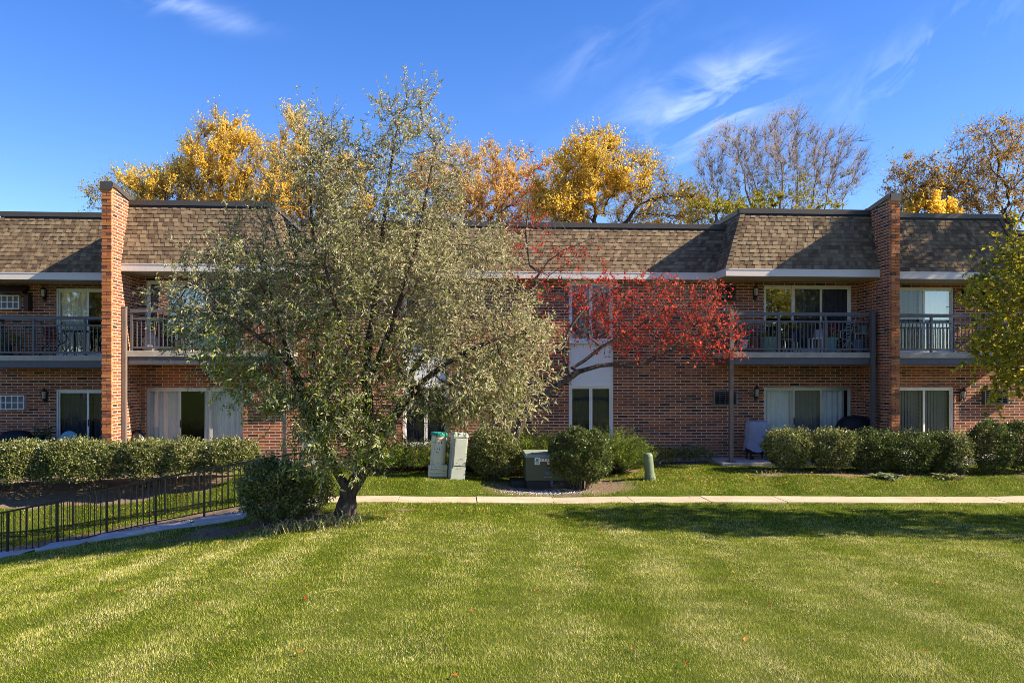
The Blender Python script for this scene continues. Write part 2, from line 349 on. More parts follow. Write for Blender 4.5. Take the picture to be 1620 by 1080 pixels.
def bed(x, y):
    """1 where bare soil shows instead of grass"""
    j = (vn(x, y, 1.7, 3) - 0.5) * 0.5 + (vn(x, y, 6, 4) - 0.5) * 0.25
    m = sstep(18.6, 18.8, y + j * 0.5) * (1 - sstep(-5.6, -5.2, x + j)) * (1 - sstep(20.6, 21, y))   # along the left hedge
    m = np.maximum(m, ell(x, y + j, 2.35, 18.55, 1.75, 0.85))                # round the transformer
    m = np.maximum(m, ell(x, y + j, -3.6, 15.1, 1.5, 0.45) * 0.9)            # tree foot
    m = np.maximum(m, sstep(20.2, 20.5, y + j) * ((x > -2.7) & (x < 4.6)))    # junipers
    m = np.maximum(m, sstep(21.75, 21.95, y + j * 0.5))
    m = np.maximum(m, ell(x, y + j, 10.2, 19.9, 3.4, 0.45) * 0.75)
    m = np.maximum(m, ell(x, y + j, 15.4, 19.9, 1.9, 0.5) * 0.7)
    m = np.maximum(m, (np.abs(y - 16.9) < 0.5) * (x < X_(395, 16.6)) * 1.0)   # between the railings
    for a, b, c in ((-1.0, 16.0, .35), (-2.5, 6.2, .3), (-5.0, 7.6, .18), (4.9, 5.8, .2), (7.6, 19.6, .5), (-5.1, 14.9, .3)): m = np.maximum(m, np.exp(-((x - a) ** 2 + ((y - b) * 1.5) ** 2) / c ** 2) * 0.75)
    return np.clip(m, 0, 1)
def paved(x, y):
    m = (np.abs(y - 17.15) < 0.42 - .09 * vn(x, y, 2.3, 71) - .06 * vn(x, y, 9, 72)) & (x > WX0)
    m |= (x < X_(392, 16.2)) & (y > 15.88) & (y < 16.52)
    m |= (y > 21.25) & (y < 22.85) & (((x > 7.1) & (x < 11.5)) | ((x < -4.2) & (x > -8.6)) | (x < -8.6) | (x > 11.6))
    return m
gx = np.unique(np.concatenate([np.linspace(-900, -60, 8), np.linspace(-60, -20, 12), np.arange(-20, 24, 0.13), np.linspace(24, 60, 12), np.linspace(60, 900, 8)]))
gy = np.unique(np.concatenate([np.linspace(-300, -20, 8), np.linspace(-20, 2, 16), np.arange(2, 22.9, 0.12), np.linspace(23, 60, 14), np.linspace(60, 1500, 8)]))
GX, GY = np.meshgrid(gx, gy, indexing='ij'); GZ = ground(GX, GY)
inn = (GX > -20) & (GX < 24) & (GY > 2) & (GY < 22.9)
GZ = GZ + np.where(inn, (vn(GX, GY, 2.2, 11) - 0.5) * 0.03 + (vn(GX, GY, 7, 12) - 0.5) * 0.012, 0)
V = np.stack([GX, GY, GZ], -1).reshape(-1, 3); a_, b_ = len(gx), len(gy)
I = (np.arange(a_ - 1)[:, None] * b_ + np.arange(b_ - 1)[None]).ravel(); Q = np.stack([I, I + b_, I + b_ + 1, I + 1], 1)
gme = tris_mesh('ground', V, Q, bed(V[:, 0], V[:, 1]), True)
def stripes(m, p):
    sp = m.N('ShaderNodeSeparateXYZ'); m.l.new(p, sp.inputs[0])
    a = R(5.0); u = m.math('SUBTRACT', m.math('MULTIPLY', sp.outputs[0], math.cos(a)), m.math('MULTIPLY', sp.outputs[1], math.sin(a)))
    wob = m.math('MULTIPLY', m.noise(0.35, 2, 0.5, p), 0.9)
    s = m.math('SINE', m.math('MULTIPLY', m.math('ADD', u, wob), 2 * math.pi / 1.75))
    return m.rng_(s, -0.6, 0.6, 0, 1)
def ground_mat():
    m = M_('ground_turf', 0.95, 0.05); p = m.pos(); a = m.N('ShaderNodeAttribute', attribute_name='rnd')
    n = m.noise(14, 6, 0.7); n2 = m.noise(60, 4, 0.7); n3 = m.noise(1.1, 4, 0.6)
    gr = m.ramp(n2, [(0.3, (.02, .035, .003)), (0.55, (.05, .08, .006)), (0.75, (.12, .13, .02))])
    gr = m.mix(m.math('MULTIPLY', stripes(m, p), 0.15), gr, (.19, .2, .06)); gr = m.mix(m.rng_(n3, 0.4, 0.75, 0, 0.3), gr, (.2, .19, .06))  # paler mowing stripes painted in, standing for light on bent blades
    so_ = m.ramp(n2, [(0.25, (.08, .055, .036)), (0.5, (.22, .165, .115)), (0.75, (.38, .3, .22))]); so_ = m.mix(m.rng_(n, .3, .7, 0, .5), so_, (.09, .06, .04))
    m.base(m.mix(m.rng_(a.outputs['Fac'], 0.3, 0.7), gr, so_)); m.bump(n2, 0.8, 0.02); return m.m
go = link('ground', gme, ground_mat()); go['kind'] = 'structure'
# sidewalk slabs
SLAB = plain('sidewalk_concrete', (0.42, 0.355, 0.26), 0.9, 0.15, 0.3, 1.9, 0, 0.25)
mb = MB(); x = WX0; k = 0
while x < 42:
    x1 = x + 1.62; za, zb = float(tps(x + .01, 17.15)), float(tps(x1, 17.15)); dz = random.Random(k).uniform(-.008, .008); sk = 0.0
    mb.hexa([(x + .005, 16.74, za - .1), (x1 - .005, 16.74, zb - .1), (x1 - .005, 17.56, zb - .1), (x + .005, 17.56, za - .1)],
            [(x + .005, 16.74, za + .002 + dz), (x1 - .005, 16.74, zb + .002 + dz), (x1 - .005, 17.56, zb + .002 + dz), (x + .005, 17.56, za + .002 + dz)])
    x = x1; k += 1
o = mb.build('sidewalk', SLAB, bevel=0.006); o['kind'] = 'structure'
# stair path going down to the left
mb = MB(); STEPCONC = plain('step_concrete', (0.42, 0.41, 0.4), 0.9, 0.15, 0.2, 2.5, 0, 0.25)
xs = []; xr = X_(392, 16.2); kk = 0
while xr > -17.5:
    xl = xr - 0.95; zt = float(tps((xl + xr) / 2, 16.25)) + 0.05
    mb.hexa([(xl, 15.86, zt - .3), (xr + .02, 15.86, zt - .3), (xr + .02, 16.5, zt - .3), (xl, 16.5, zt - .3)], [(xl, 15.86, zt - .07), (xr + .02, 15.86, zt + .03), (xr + .02, 16.5, zt + .03), (xl, 16.5, zt - .07)])
    xs.append((xl, xr, zt)); xr = xl - 0.004; kk += 1
xl = X_(392, 16.2); zt = float(tps(xl + .6, 16.25))
mb.hexa([(xl + .03, 15.95, zt - .2), (WX0 + .05, 16.4, zt - .2), (WX0 + .05, 17.3, zt - .2), (xl + .03, 16.6, zt - .2)], [(xl + .03, 15.95, zt + .03), (WX0 + .05, 16.4, float(tps(WX0, 17.15)) + .015), (WX0 + .05, 17.3, float(tps(WX0, 17.15)) + .015), (xl + .03, 16.6, zt + .03)])
o = mb.build('path_steps', STEPCONC, bevel=0.012); o['kind'] = 'structure'

# ---------------------------------------------------------------- building
BLD = thing('apartment_building', 'two-storey red brick apartment building with shingled mansard roof and balconies', 'building', (0, 22.8, 0))
class _P:      # build parts in world coordinates under the building empty
    pass
def bpart(mb, name, mat, parent=None, **k):
    o = mb.build(name, mat, None, **k); o.parent = parent or BLD
    if (parent or BLD) is BLD: o.location = (0, -22.8, 0)
    return o
def wall(mb, x0, x1, z0, z1, Y, ops, depth=0.12):
    xs_ = sorted({x0, x1, *[v for o in ops for v in (o[0], o[1])]}); zs_ = sorted({z0, z1, *[v for o in ops for v in (o[2], o[3])]})
    for i in range(len(xs_) - 1):
        for j in range(len(zs_) - 1):
            cx, cz = (xs_[i] + xs_[i + 1]) / 2, (zs_[j] + zs_[j + 1]) / 2
            if any(o[0] < cx < o[1] and o[2] < cz < o[3] for o in ops): continue
            mb.face([(xs_[i], Y, zs_[j]), (xs_[i + 1], Y, zs_[j]), (xs_[i + 1], Y, zs_[j + 1]), (xs_[i], Y, zs_[j + 1])])
    for a, b, c, d in ops:
        mb.face([(a, Y, c), (a, Y, d), (a, Y + depth, d), (a, Y + depth, c)]); mb.face([(b, Y, d), (b, Y, c), (b, Y + depth, c), (b, Y + depth, d)])
        mb.face([(a, Y, d), (b, Y, d), (b, Y + depth, d), (a, Y + depth, d)]); mb.face([(b, Y, c), (a, Y, c), (a, Y + depth, c), (b, Y + depth, c)])
YW = 22.82; CX = 1.445
DR = (8.71, 11.28); DL = (2 * CX - 11.28, 2 * CX - 8.71)
WR = (3.12, 4.38); WL = (2 * CX - 4.38, 2 * CX - 3.12)
YWL, YWR = 24.5, 23.1
ops = []
for d in (DR, DL): ops += [(d[0], d[1], 0.0, 1.98), (d[0], d[1], 2.94, 4.88)]
for d in (WR, WL): ops += [(d[0], d[1], 0.34, 4.97)]
mb = MB(); wall(mb, -8.6, 11.5, -0.6, 5.1, YW, ops); bpart(mb, 'brick_wall', BRICK)
mb = MB(); wall(mb, -34, -8.7, -0.9, 5.1, YWL, [(-11.54, -8.97, -.06, 1.9), (-11.54, -8.97, 2.88, 4.82)]); bpart(mb, 'brick_wall', BRICK)
mb = MB(); wall(mb, 11.6, 44, -0.6, 5.1, YWR, [(11.93, 14.5, 0, 1.97), (11.93, 14.5, 2.94, 4.88)]); bpart(mb, 'brick_wall', BRICK)
# side and rear walls, inner floors
mb = MB(); mb.box(-34, 44, 33.8, 34, -.6, 6.4); mb.box(-34, -33.8, 24.55, 33.8, -.6, 6.4); mb.box(43.8, 44, 23.2, 33.8, -.6, 6.4); bpart(mb, 'rear_wall', BRICK)
mb = MB(); mb.box(-33.7, 43.7, 24.66, 33.7, 2.3, 2.9); mb.box(-8.5, 11.4, 22.96, 24.64, 2.3, 2.9); mb.box(-33.7, 43.7, 24.66, 33.7, -.4, -.07); mb.box(-8.5, 11.4, 22.96, 24.64, -.4, -.03)
for x in (-8.6, -4.9, 1.4, 7.9, 11.55): mb.box(x, x + .15, 24.7 if abs(x) > 8.5 else 23, 33.7, 0, 6.2)
bpart(mb, 'interior_floor', DARK)
# concrete footing
mb = MB(); mb.box(-4.2, 7.0, YW - .035, YW + .1, -.6, -.02); bpart(mb, 'foundation', CONC)
# dark soldier shadow gaps / headers above the lower doors are part of brick
# fins ------------------------------------------------------------
def fin(x0, x1, yb, outer_left):
    mb = MB(); y0 = 20.962
    prof = [(y0, -.6), (yb, -.6), (yb, 6.86), (22.1, 6.86), (21.15, 7.0), (y0, 7.0)]
    mb.face([(x0, y, z) for y, z in prof][::-1]); mb.face([(x1, y, z) for y, z in prof])
    mb.face([(x0, y0, -.6), (x1, y0, -.6), (x1, y0, 7.0), (x0, y0, 7.0)])
    mb.face([(x0, yb, 6.86), (x1, yb, 6.86), (x1, yb, -.6), (x0, yb, -.6)])
    for (ya, za), (yb2, zb2) in zip(prof[2:], prof[3:]): mb.face([(x0, ya, za), (x0, yb2, zb2), (x1, yb2, zb2), (x1, ya, za)])
    o = bpart(mb, 'brick_fin', BRICK)
    mb = MB(); r_ = random.Random(int(x0 * 10)); z = -.6; k = 0
    while z < 6.93:
        pr = r_.uniform(0, .006) + (0.006 if k % 2 else 0)
        ou = 0.006 if k % 2 else 0.0
        if k % 2: segs = [(x0 - ou, x1 + ou)]
        else:
            c = x0 + (x1 - x0) * r_.choice([.5, .5, .45, .55]); segs = [(x0 - .001, c - .005), (c + .005, x1 + .001)]
        for a, b in segs: mb.box(a, b, 20.95 - .012 - pr - .012, 20.962 + (0.1 if k % 2 else .05), z + .006, z + .0816 - .005)
        z += .0816; k += 1
    f = mb.build('front_brick', PBRICK, None); f.parent = o
    # metal cap
    mb = MB(); a, b = x0 - .035, x1 + .035
    P_ = [(20.9, 7.0), (21.16, 7.0), (22.1, 6.86), (22.3, 6.86)]
    for (ya, za), (yb2, zb2) in zip(P_, P_[1:]):
        mb.hexa([(a, ya, za - .02), (b, ya, za - .02), (b, yb2, zb2 - .02), (a, yb2, zb2 - .02)], [(a, ya, za + .1), (b, ya, za + .1), (b, yb2, zb2 + .1), (a, yb2, zb2 + .1)])
    mb.box(a, b, 20.895, 20.93, 6.9, 7.09)
    c = mb.build('cap', COPING, None); c.parent = o
    return o
fin(11.42, 11.64, 23.1, False); fin(-8.75, -8.53, 24.5, True)
# mansard roofs -----------------------------------------------------
def shingles(mb, bl, br, tl, tr, seed, row=0.118):
    bl, br, tl, tr = map(Vector, (bl, br, tl, tr)); r_ = random.Random(seed)
    H = ((tl + tr) / 2 - (bl + br) / 2).length; n = max(2, round(H / row)); nrm = (br - bl).cross(tl - bl).normalized()
    mb.face([bl - nrm * .01, br - nrm * .01, tr - nrm * .01, tl - nrm * .01])
    for i in range(n):
        v0, v1 = i / n, (i + 1.1) / n; v1 = min(v1, 1)
        L0, R0 = bl.lerp(tl, v0), br.lerp(tr, v0); L1, R1 = bl.lerp(tl, v1), br.lerp(tr, v1); W = (R0 - L0).length
        u = -r_.random() * .3; tab = True; th = .011
        while u < W:
            ln = r_.uniform(.09, .17) if tab else r_.uniform(.06, .15)
            a, b = max(0, u) / W, min(W, u + ln) / W
            if b - a > 1e-4:
                t = th + (.008 if tab else 0) + r_.uniform(0, .002); e = .002
                p = [L0.lerp(R0, a), L0.lerp(R0, b), L1.lerp(R1, b), L1.lerp(R1, a)]
                q = [p[0] + nrm * t, p[1] + nrm * t, p[2] + nrm * (e + (.004 if tab else 0)), p[3] + nrm * (e + (.004 if tab else 0))]
                k = len(mb.v); mb.v += [tuple(x) for x in q + [p[0] - nrm * .004, p[1] - nrm * .004, p[2] - nrm * .004, p[3] - nrm * .004]]
                for fc in ((0, 1, 2, 3), (4, 5, 1, 0), (5, 6, 2, 1), (7, 4, 0, 3)): mb.f.append([k + c for c in fc]); mb.m.append(0)
            u += ln; tab = not tab
def roof_section(bx0, bx1, tx0, tx1, yb, yt, zt, seed, zb=5.17, flankL=None, flankR=None, name='mansard_roof', back=34.0):
    mb = MB(); shingles(mb, (bx0, yb, zb), (bx1, yb, zb), (tx0, yt, zt - .14), (tx1, yt, zt - .14), seed)
    if flankL: shingles(mb, (bx0, flankL, zb), (bx0, yb, zb), (tx0, flankL, zt - .14), (tx0, yt, zt - .14), seed + 1)
    if flankR: shingles(mb, (bx1, yb, zb), (bx1, flankR, zb), (tx1, yt, zt - .14), (tx1, flankR, zt - .14), seed + 2)
    # hip ridge caps
    for flag, b_, t_ in ((flankL, bx0, tx0), (flankR, bx1, tx1)):
        if not flag: continue
        B = Vector((b_, yb, zb)); T = Vector((t_, yt, zt - .14)); nn = int((T - B).length / .13); sg = -1 if b_ == bx0 else 1
        for i in range(nn):
            p, q = B.lerp(T, i / nn), B.lerp(T, (i + 1.15) / nn); o_ = Vector((sg * .012, -.022, 0)); w1 = Vector((-sg * .12, -.012, 0)); w2 = Vector((sg * .01, .13, 0))
            k = len(mb.v); mb.v += [tuple(v) for v in (p + o_ * 1.6, p + o_ * 1.6 + w1, q + o_ * .8 + w1, q + o_ * .8, p + o_ * 1.6 + w2, q + o_ * .8 + w2, p, p + w1)]
            for fc in ((0, 1, 2, 3), (0, 3, 5, 4), (6, 7, 1, 0), (6, 0, 4)): mb.f.append([k + c for c in fc]); mb.m.append(0)
    o = bpart(mb, name, SHINGLE)
    mb = MB()
    mb.box(tx0 - .03, tx1 + .03, yt - .05, yt + .12, zt - .13, zt); mb.box(tx0, tx1, yt + .12, back, zt - .16, zt - .09)
    if flankL: mb.box(tx0 - .05, tx0 + .1, yt + .12, back, zt - .13, zt - .002)
    if flankR: mb.box(tx1 - .1, tx1 + .05, yt + .12, back, zt - .13, zt - .002)
    c = mb.build('coping', COPING, None); c.parent = o
    mb = MB(); mb.box(tx0 - .01, tx1 + .01, yt - .03, yt + .1, zt - .19, zt - .131)
    if flankL: mb.box(tx0 - .03, tx0 + .06, yt + .1, flankL, zt - .19, zt - .131)
    c = mb.build('drip_edge', DRIP, None); c.parent = o
    # fascia and soffit
    yw = YW if (bx0 > -9 and bx1 < 12) else (YWL if bx0 < 0 else YWR)
    mb = MB(); mb.box(bx0, bx1, yb - .02, yb + .02, zb - .2, zb - .003)
    if flankL: mb.box(bx0 - .02, bx0 + .02, yb + .021, flankL, zb - .2, zb - .003)
    if flankR: mb.box(bx1 - .02, bx1 + .02, yb + .021, flankR, zb - .2, zb - .003)
    mb.box(bx0, bx1, yb - .03, yb - .021, zb - .035, zb - .003)
    f = mb.build('fascia', FASCIA, None); f.parent = o
    mb = MB(); mb.face([(bx0, yb, zb - .195), (bx0, yw + .02, zb - .195), (bx1, yw + .02, zb - .195), (bx1, yb, zb - .195)])
    f = mb.build('soffit', SOFFIT, None); f.parent = o
    return o
BX = 2 * CX - 7.17
roof_section(7.17, 11.42, 7.76, 11.42, 21.54, 22.05, 6.88, 11, flankL=23.3)
roof_section(-8.53, BX, -8.53, 2 * CX - 7.76, 21.54, 22.05, 6.88, 21, flankR=23.3)
roof_section(BX - .01, 7.18, BX - .01, 7.9, 22.5, 23.03, 6.61, 31)
roof_section(11.64, 15.95, 11.64, 15.45, 21.87, 22.38, 6.88, 41, flankR=23.4)
roof_section(-13.15, -8.75, -12.62, -8.75, 23.22, 23.74, 6.86, 51, zb=5.12, flankL=24.6)
roof_section(15.9, 44, 15.3, 44, 22.85, 23.36, 6.61, 61)
roof_section(-34, -13.1, -34, -12.5, 24.2, 24.72, 6.59, 71)
# doors and windows -------------------------------------------------
def pleats(x0, x1, z0, z1, Y, amp=0.025, per=0.11, seed=0, flat=False):
    mb = MB(); r_ = random.Random(seed); n = int((x1 - x0) / .012); ph = r_.random() * 6
    xs_ = [x0 + (x1 - x0) * i / n for i in range(n + 1)]
    if flat:      # vertical blind: overlapping slats
        x = x0
        while x < x1 - .02:
            a = r_.uniform(.2, .5); mb.face([(x, Y, z0), (x + .085, Y + .05 * a, z0), (x + .085, Y + .05 * a, z1), (x, Y, z1)]); x += .088
        return mb
    ys = [Y + amp * math.sin(ph + x / per * 6.28 + 1.3 * math.sin(x * 5 + ph)) for x in xs_]
    ys2 = [Y + amp * .6 * math.sin(ph + x / per * 6.28 + 1.3 * math.sin(x * 5 + ph)) for x in xs_]
    for i in range(n): mb.face([(xs_[i], ys[i], z0), (xs_[i + 1], ys[i + 1], z0), (xs_[i + 1], ys2[i + 1], z1), (xs_[i], ys2[i], z1)])
    return mb
def slider(d, z0, z1, Y, curtains, fr=FRAME, gl=(GLASS, GLASS, GLASS), seed=1, open_mid=False):
    x0, x1 = d; mb = MB(); t = .05; y0 = Y + .045; y1 = Y + .125
    mb.box(x0, x1, y0, y1, z1 - t, z1); mb.box(x0, x1, y0 - .02, y1, z0, z0 + .04)
    mb.box(x0, x0 + t, y0, y1, z0 + .04, z1 - t); mb.box(x1 - t, x1, y0, y1, z0 + .04, z1 - t)
    w_ = (x1 - x0 - 2 * t) / 3
    D = mb.build('sliding_door', fr, None, bevel=.004); D.parent = BLD; D.location = (0, -22.8, 0)
    for i in range(3):
        a = x0 + t + w_ * i; b = a + w_; yy = y0 + (.012 if i == 1 else .045); s = .038
        f = MB(); f.box(a, a + s, yy, yy + .03, z0 + .045, z1 - t - .003); f.box(b - s, b, yy, yy + .03, z0 + .045, z1 - t - .003)
        f.box(a + s, b - s, yy, yy + .03, z0 + .045, z0 + .12); f.box(a + s, b - s, yy, yy + .03, z1 - t - .05, z1 - t - .003)
        p = f.build('sash', fr, None); p.parent = D
        gm = MB(); gm.face([(a + s, yy + .015, z0 + .12), (b - s, yy + .015, z0 + .12), (b - s, yy + .015, z1 - t - .05), (a + s, yy + .015, z1 - t - .05)])
        p = gm.build('pane', gl[i], None); p.parent = D
        if i == 1:
            h = MB(); h.box(a + .01, a + .035, yy - .03, yy - .002, z0 + .9, z0 + 1.1); p = h.build('handle', BLACKP, None); p.parent = D
    for k, (u0, u1, mat, kind) in enumerate(curtains):
        cm = pleats(x0 + (x1 - x0) * u0, x0 + (x1 - x0) * u1, z0 + .05, z1 - .06, Y + .22, .03, .14, seed * 7 + k, kind == 'blind')
        p = cm.build('curtain', mat, None, smooth=(kind != 'blind')); p.parent = D
    mb = MB(); Yb = Y + 2.6     # the dark room behind
    mb.face([(x0, Yb, z0), (x1, Yb, z0), (x1, Yb, z1), (x0, Yb, z1)])
    p = mb.build('room_wall', CURT_D, None); p.parent = D
    return D
slider(DR, 0.0, 1.98, YW, [(0.0, .36, CURT_W, 'p'), (.36, .68, CURT_G, 'p'), (.66, .95, CURT_W, 'p')], ALU, (GLASS, GLASS, GLASS), 3)
slider(DR, 2.94, 4.88, YW, [(.36, .66, CURT_D, 'p'), (.66, .98, CURT_D, 'p')], FRAME, (GLASSR, GLASS, GLASS), 4)
slider(DL, 0.0, 1.98, YW, [(0.02, .34, CURT_W, 'p'), (.58, .98, CURT_W, 'p')], ALU, (GLASS, GLASS, GLASS), 5)
slider(DL, 2.94, 4.88, YW, [(0.02, .3, CURT_G, 'p'), (.35, .98, CURT_W, 'p')], FRAME, (GLASSR, GLASSR, GLASS), 6)
slider((-11.54, -8.97), -.06, 1.9, YWL, [(0.03, .36, CURT_D, 'p'), (.38, .7, CURT_D, 'p')], FRAME, (GLASS, GLASS, GLASS), 7)
slider((-11.54, -8.97), 2.88, 4.82, YWL, [(.03, .33, CURT_W, 'p')], FRAME, (GLASSR, GLASS, GLASS), 8)
slider((11.93, 14.5), 0, 1.97, YWR, [(.02, .98, BLIND, 'blind')], FRAME, (GLASS, GLASS, GLASS), 9)
slider((11.93, 14.5), 2.94, 4.88, YWR, [(.02, .6, CURT_G, 'p'), (.64, .98, CURT_W, 'p')], FRAME, (GLASS, GLASS, GLASSR), 10)
def mid_window(d, seed):
    x0, x1 = d; y0 = YW + .03; mb = MB(); t = .06
    mb.box(x0, x0 + t, y0, y0 + .09, .34, 4.96); mb.box(x1 - t, x1, y0, y0 + .09, .34, 4.96)
    for a, b in ((.34, .42), (1.98, 2.05), (3.22, 3.30), (4.88, 4.96)): mb.box(x0 + t, x1 - t, y0, y0 + .09, a, b)
    W_ = mb.build('window', FRAME, None, bevel=.004); W_.parent = BLD; W_.location = (0, -22.8, 0)
    pm = MB(); pm.box(x0 + t, x1 - t, y0 + .03, y0 + .06, 2.05, 3.22); p = pm.build('spandrel_panel', PANEL, None); p.parent = W_
    sm = MB(); sm.box(x0 - .02, x1 + .02, YW - .05, YW + .03, .29, .338); p = sm.build('sill', FRAME, None); p.parent = W_
    sm = MB(); sm.box(x0 + .01, x1 - .01, YW - .02, y0 - .002, 3.2, 3.24); p = sm.build('sill', FRAME, None); p.parent = W_
    xm = (x0 + x1) / 2
    for zA, zB in ((.42, 1.98), (3.30, 4.88)):
        for a, b in ((x0 + t, xm), (xm, x1 - t)):
            f = MB(); s = .045; yy = y0 + .03
            f.box(a + .003, a + s, yy, yy + .035, zA, zB); f.box(b - s, b - .003, yy, yy + .035, zA, zB); f.box(a + s, b - s, yy, yy + .035, zA, zA + s); f.box(a + s, b - s, yy, yy + .035, zB - s, zB)
            p = f.build('sash', FRAME, None); p.parent = W_
            gm = MB(); gm.face([(a + s, yy + .02, zA + s), (b - s, yy + .02, zA + s), (b - s, yy + .02, zB - s), (a + s, yy + .02, zB - s)]); p = gm.build('pane', GLASS, None); p.parent = W_
            cm = pleats(a, b, zA, zB, YW + .2, .025, .12, seed, False); p = cm.build('curtain', CURT_D if zA < 1 else CURT_G, None, smooth=True); p.parent = W_
mid_window(WR, 1); mid_window(WL, 2)
# air conditioners ----------------------------------------------------
def aircon(x0, x1, z0, z1, Y, casing, grid, white):
    mb = MB(); d = .14; t = .03
    mb.box(x0, x1, Y - d, Y + .02, z0, z0 + t); mb.box(x0, x1, Y - d, Y + .02, z1 - t, z1); mb.box(x0, x0 + t, Y - d, Y + .02, z0 + t, z1 - t); mb.box(x1 - t, x1, Y - d, Y + .02, z0 + t, z1 - t)
    A = mb.build('air_conditioner', casing, None); A.parent = BLD; A.location = (0, -22.8, 0)
    b = MB(); b.face([(x0 + t, Y - .05, z0 + t), (x1 - t, Y - .05, z0 + t), (x1 - t, Y - .05, z1 - t), (x0 + t, Y - .05, z1 - t)]); p = b.build('coil', CURT_G if white else DARK, None); p.parent = A
    g_ = MB(); nx, nz = grid
    for i in range(1, nx):
        x = x0 + (x1 - x0) * i / nx; g_.box(x - (.013 if white else .005), x + (.013 if white else .005), Y - d - .004, Y - d + .02, z0 + t, z1 - t)
    for i in range(1, nz):
        z = z0 + (z1 - z0) * i / nz; g_.box(x0 + t, x1 - t, Y - d + .001, Y - d + .014, z - (.013 if white else .006), z + (.013 if white else .006))
    p = g_.build('grille', WHITE if white else STEEL, None); p.parent = A
aircon(X_(1129, YW - .1), X_(1166, YW - .1), 1.45, 1.88, YW, plain('grey_casing', (.16, .16, .17)), (4, 7), False)
aircon(2 * CX - X_(1166, YW - .1), 2 * CX - X_(1129, YW - .1), 1.45, 1.88, YW, plain('grey_casing', (.16, .16, .17)), (4, 7), False)
aircon(X_(1129, YW - .1), X_(1164, YW - .1), 4.42, 4.85, YW, plain('brown_casing', (.05, .03, .025)), (4, 7), False)
aircon(X_(0.5, YWL - .1), X_(39, YWL - .1), 1.33, 1.74, YWL, WHITE, (4, 2), True)
aircon(X_(-6, YWL - .1), X_(31, YWL - .1), 4.2, 4.6, YWL, WHITE, (4, 2), True)
aircon(X_(1557, YWR - .1), X_(1594, YWR - .1), 1.45, 1.9, YWR, plain('dark_casing', (.05, .055, .07)), (4, 7), False)
aircon(X_(1557, YWR - .1), X_(1592, YWR - .1), 4.3, 4.75, YWR, plain('dark_casing', (.03, .03, .03)), (4, 7), False)
mb = MB(); xa, xb = X_(-12, YWL - .3), X_(38, YWL - .3)
mb.hexa([(xa, YWL - .42, 4.62), (xb, YWL - .42, 4.62), (xb, YWL - .01, 4.72), (xa, YWL - .01, 4.72)], [(xa, YWL - .40, 4.68), (xb, YWL - .40, 4.68), (xb, YWL - .01, 4.9), (xa, YWL - .01, 4.9)])
mb.box(xb - .03, xb + .09, YWL - .25, YWL - .01, 4.16, 4.62)
bpart(mb, 'awning', plain('brown_awning', (.06, .03, .025), .6))
# wall lamps ----------------------------------------------------------
BRONZE = plain('lamp_bronze', (.03, .022, .018), .5, .4); LGL = plain('lamp_glass', (.35, .33, .27), .3, .5)
def lamp(x, z, Y):
    mb = MB(); mb.box(x - .05, x + .05, Y - .02, Y, z - .2, z + .12); mb.tube([(x, Y - .02, z - .1), (x, Y - .07, z - .17), (x, Y - .12, z - .12)], .012, 6); mb.lathe([(.02, -.13), (.055, -.1), (.06, -.08)], 8, (x, Y - .12, z)); mb.lathe([(.085, .12), (.07, .15), (.03, .2), (.01, .23)], 8, (x, Y - .12, z))
    for a in range(4):
        t = R(45 + 90 * a); mb.tube([(x + .055 * math.cos(t), Y - .12 + .055 * math.sin(t), z - .08), (x + .078 * math.cos(t), Y - .12 + .078 * math.sin(t), z + .12)], .007, 4)
    A = mb.build('wall_lamp', BRONZE, None); A.parent = BLD; A.location = (0, -22.8, 0)
    g_ = MB(); g_.lathe([(.045, -.08), (.066, .12)], 8, (x, Y - .12, z)); p = g_.build('lamp_glass', LGL, None); p.parent = A
for px, py, Y in ((1197, 622, YW), (1196, 463, YW), (69, 465, YWL), (70, 626, YWL), (1528, 465, YWR), (1524, 625, YWR)): p = pt(px, py, Y - .1); lamp(p[0], p[2], Y)
lamp(2 * CX - pt(1197, 622, YW - .1)[0], 1.73, YW)
# balconies -----------------------------------------------------------
def railing(P0, P1, z0, z1, parent, n_post=3, base_gap=.06):
    P0, P1 = Vector(P0), Vector(P1); d = P1 - P0; Ln = d.length; u = d / Ln; s = Vector((-u.y, u.x, 0))
    mb = MB()
    def bar(a, b, w_, za, zb):
        p, q = P0 + u * a, P0 + u * b; h = s * w_ / 2
        mb.hexa([(p - h).to_tuple()[:2] + (za,), (q - h).to_tuple()[:2] + (za,), (q + h).to_tuple()[:2] + (za,), (p + h).to_tuple()[:2] + (za,)], [(p - h).to_tuple()[:2] + (zb,), (q - h).to_tuple()[:2] + (zb,), (q + h).to_tuple()[:2] + (zb,), (p + h).to_tuple()[:2] + (zb,)])
    bar(0, Ln, .09, z1 - .09, z1); bar(0, Ln, .05, z1 - .27, z1 - .225); bar(0, Ln, .05, z0 + base_gap, z0 + base_gap + .05)
    for i in range(n_post + 1): a = Ln * i / n_post; a = min(max(a, .03), Ln - .03); bar(a - .03, a + .03, .06, z0 + .002, z1 - .092)
    n = int(Ln / .107)
    for i in range(n):
        a = Ln * (i + .5) / n
        if min(abs(a - Ln * j / n_post) for j in range(n_post + 1)) < .05: continue
        bar(a - .011, a + .011, .022, z0 + base_gap + .052, z1 - .272)
    r_ = mb.build('railing', STEEL, None); r_.parent = parent; return r_
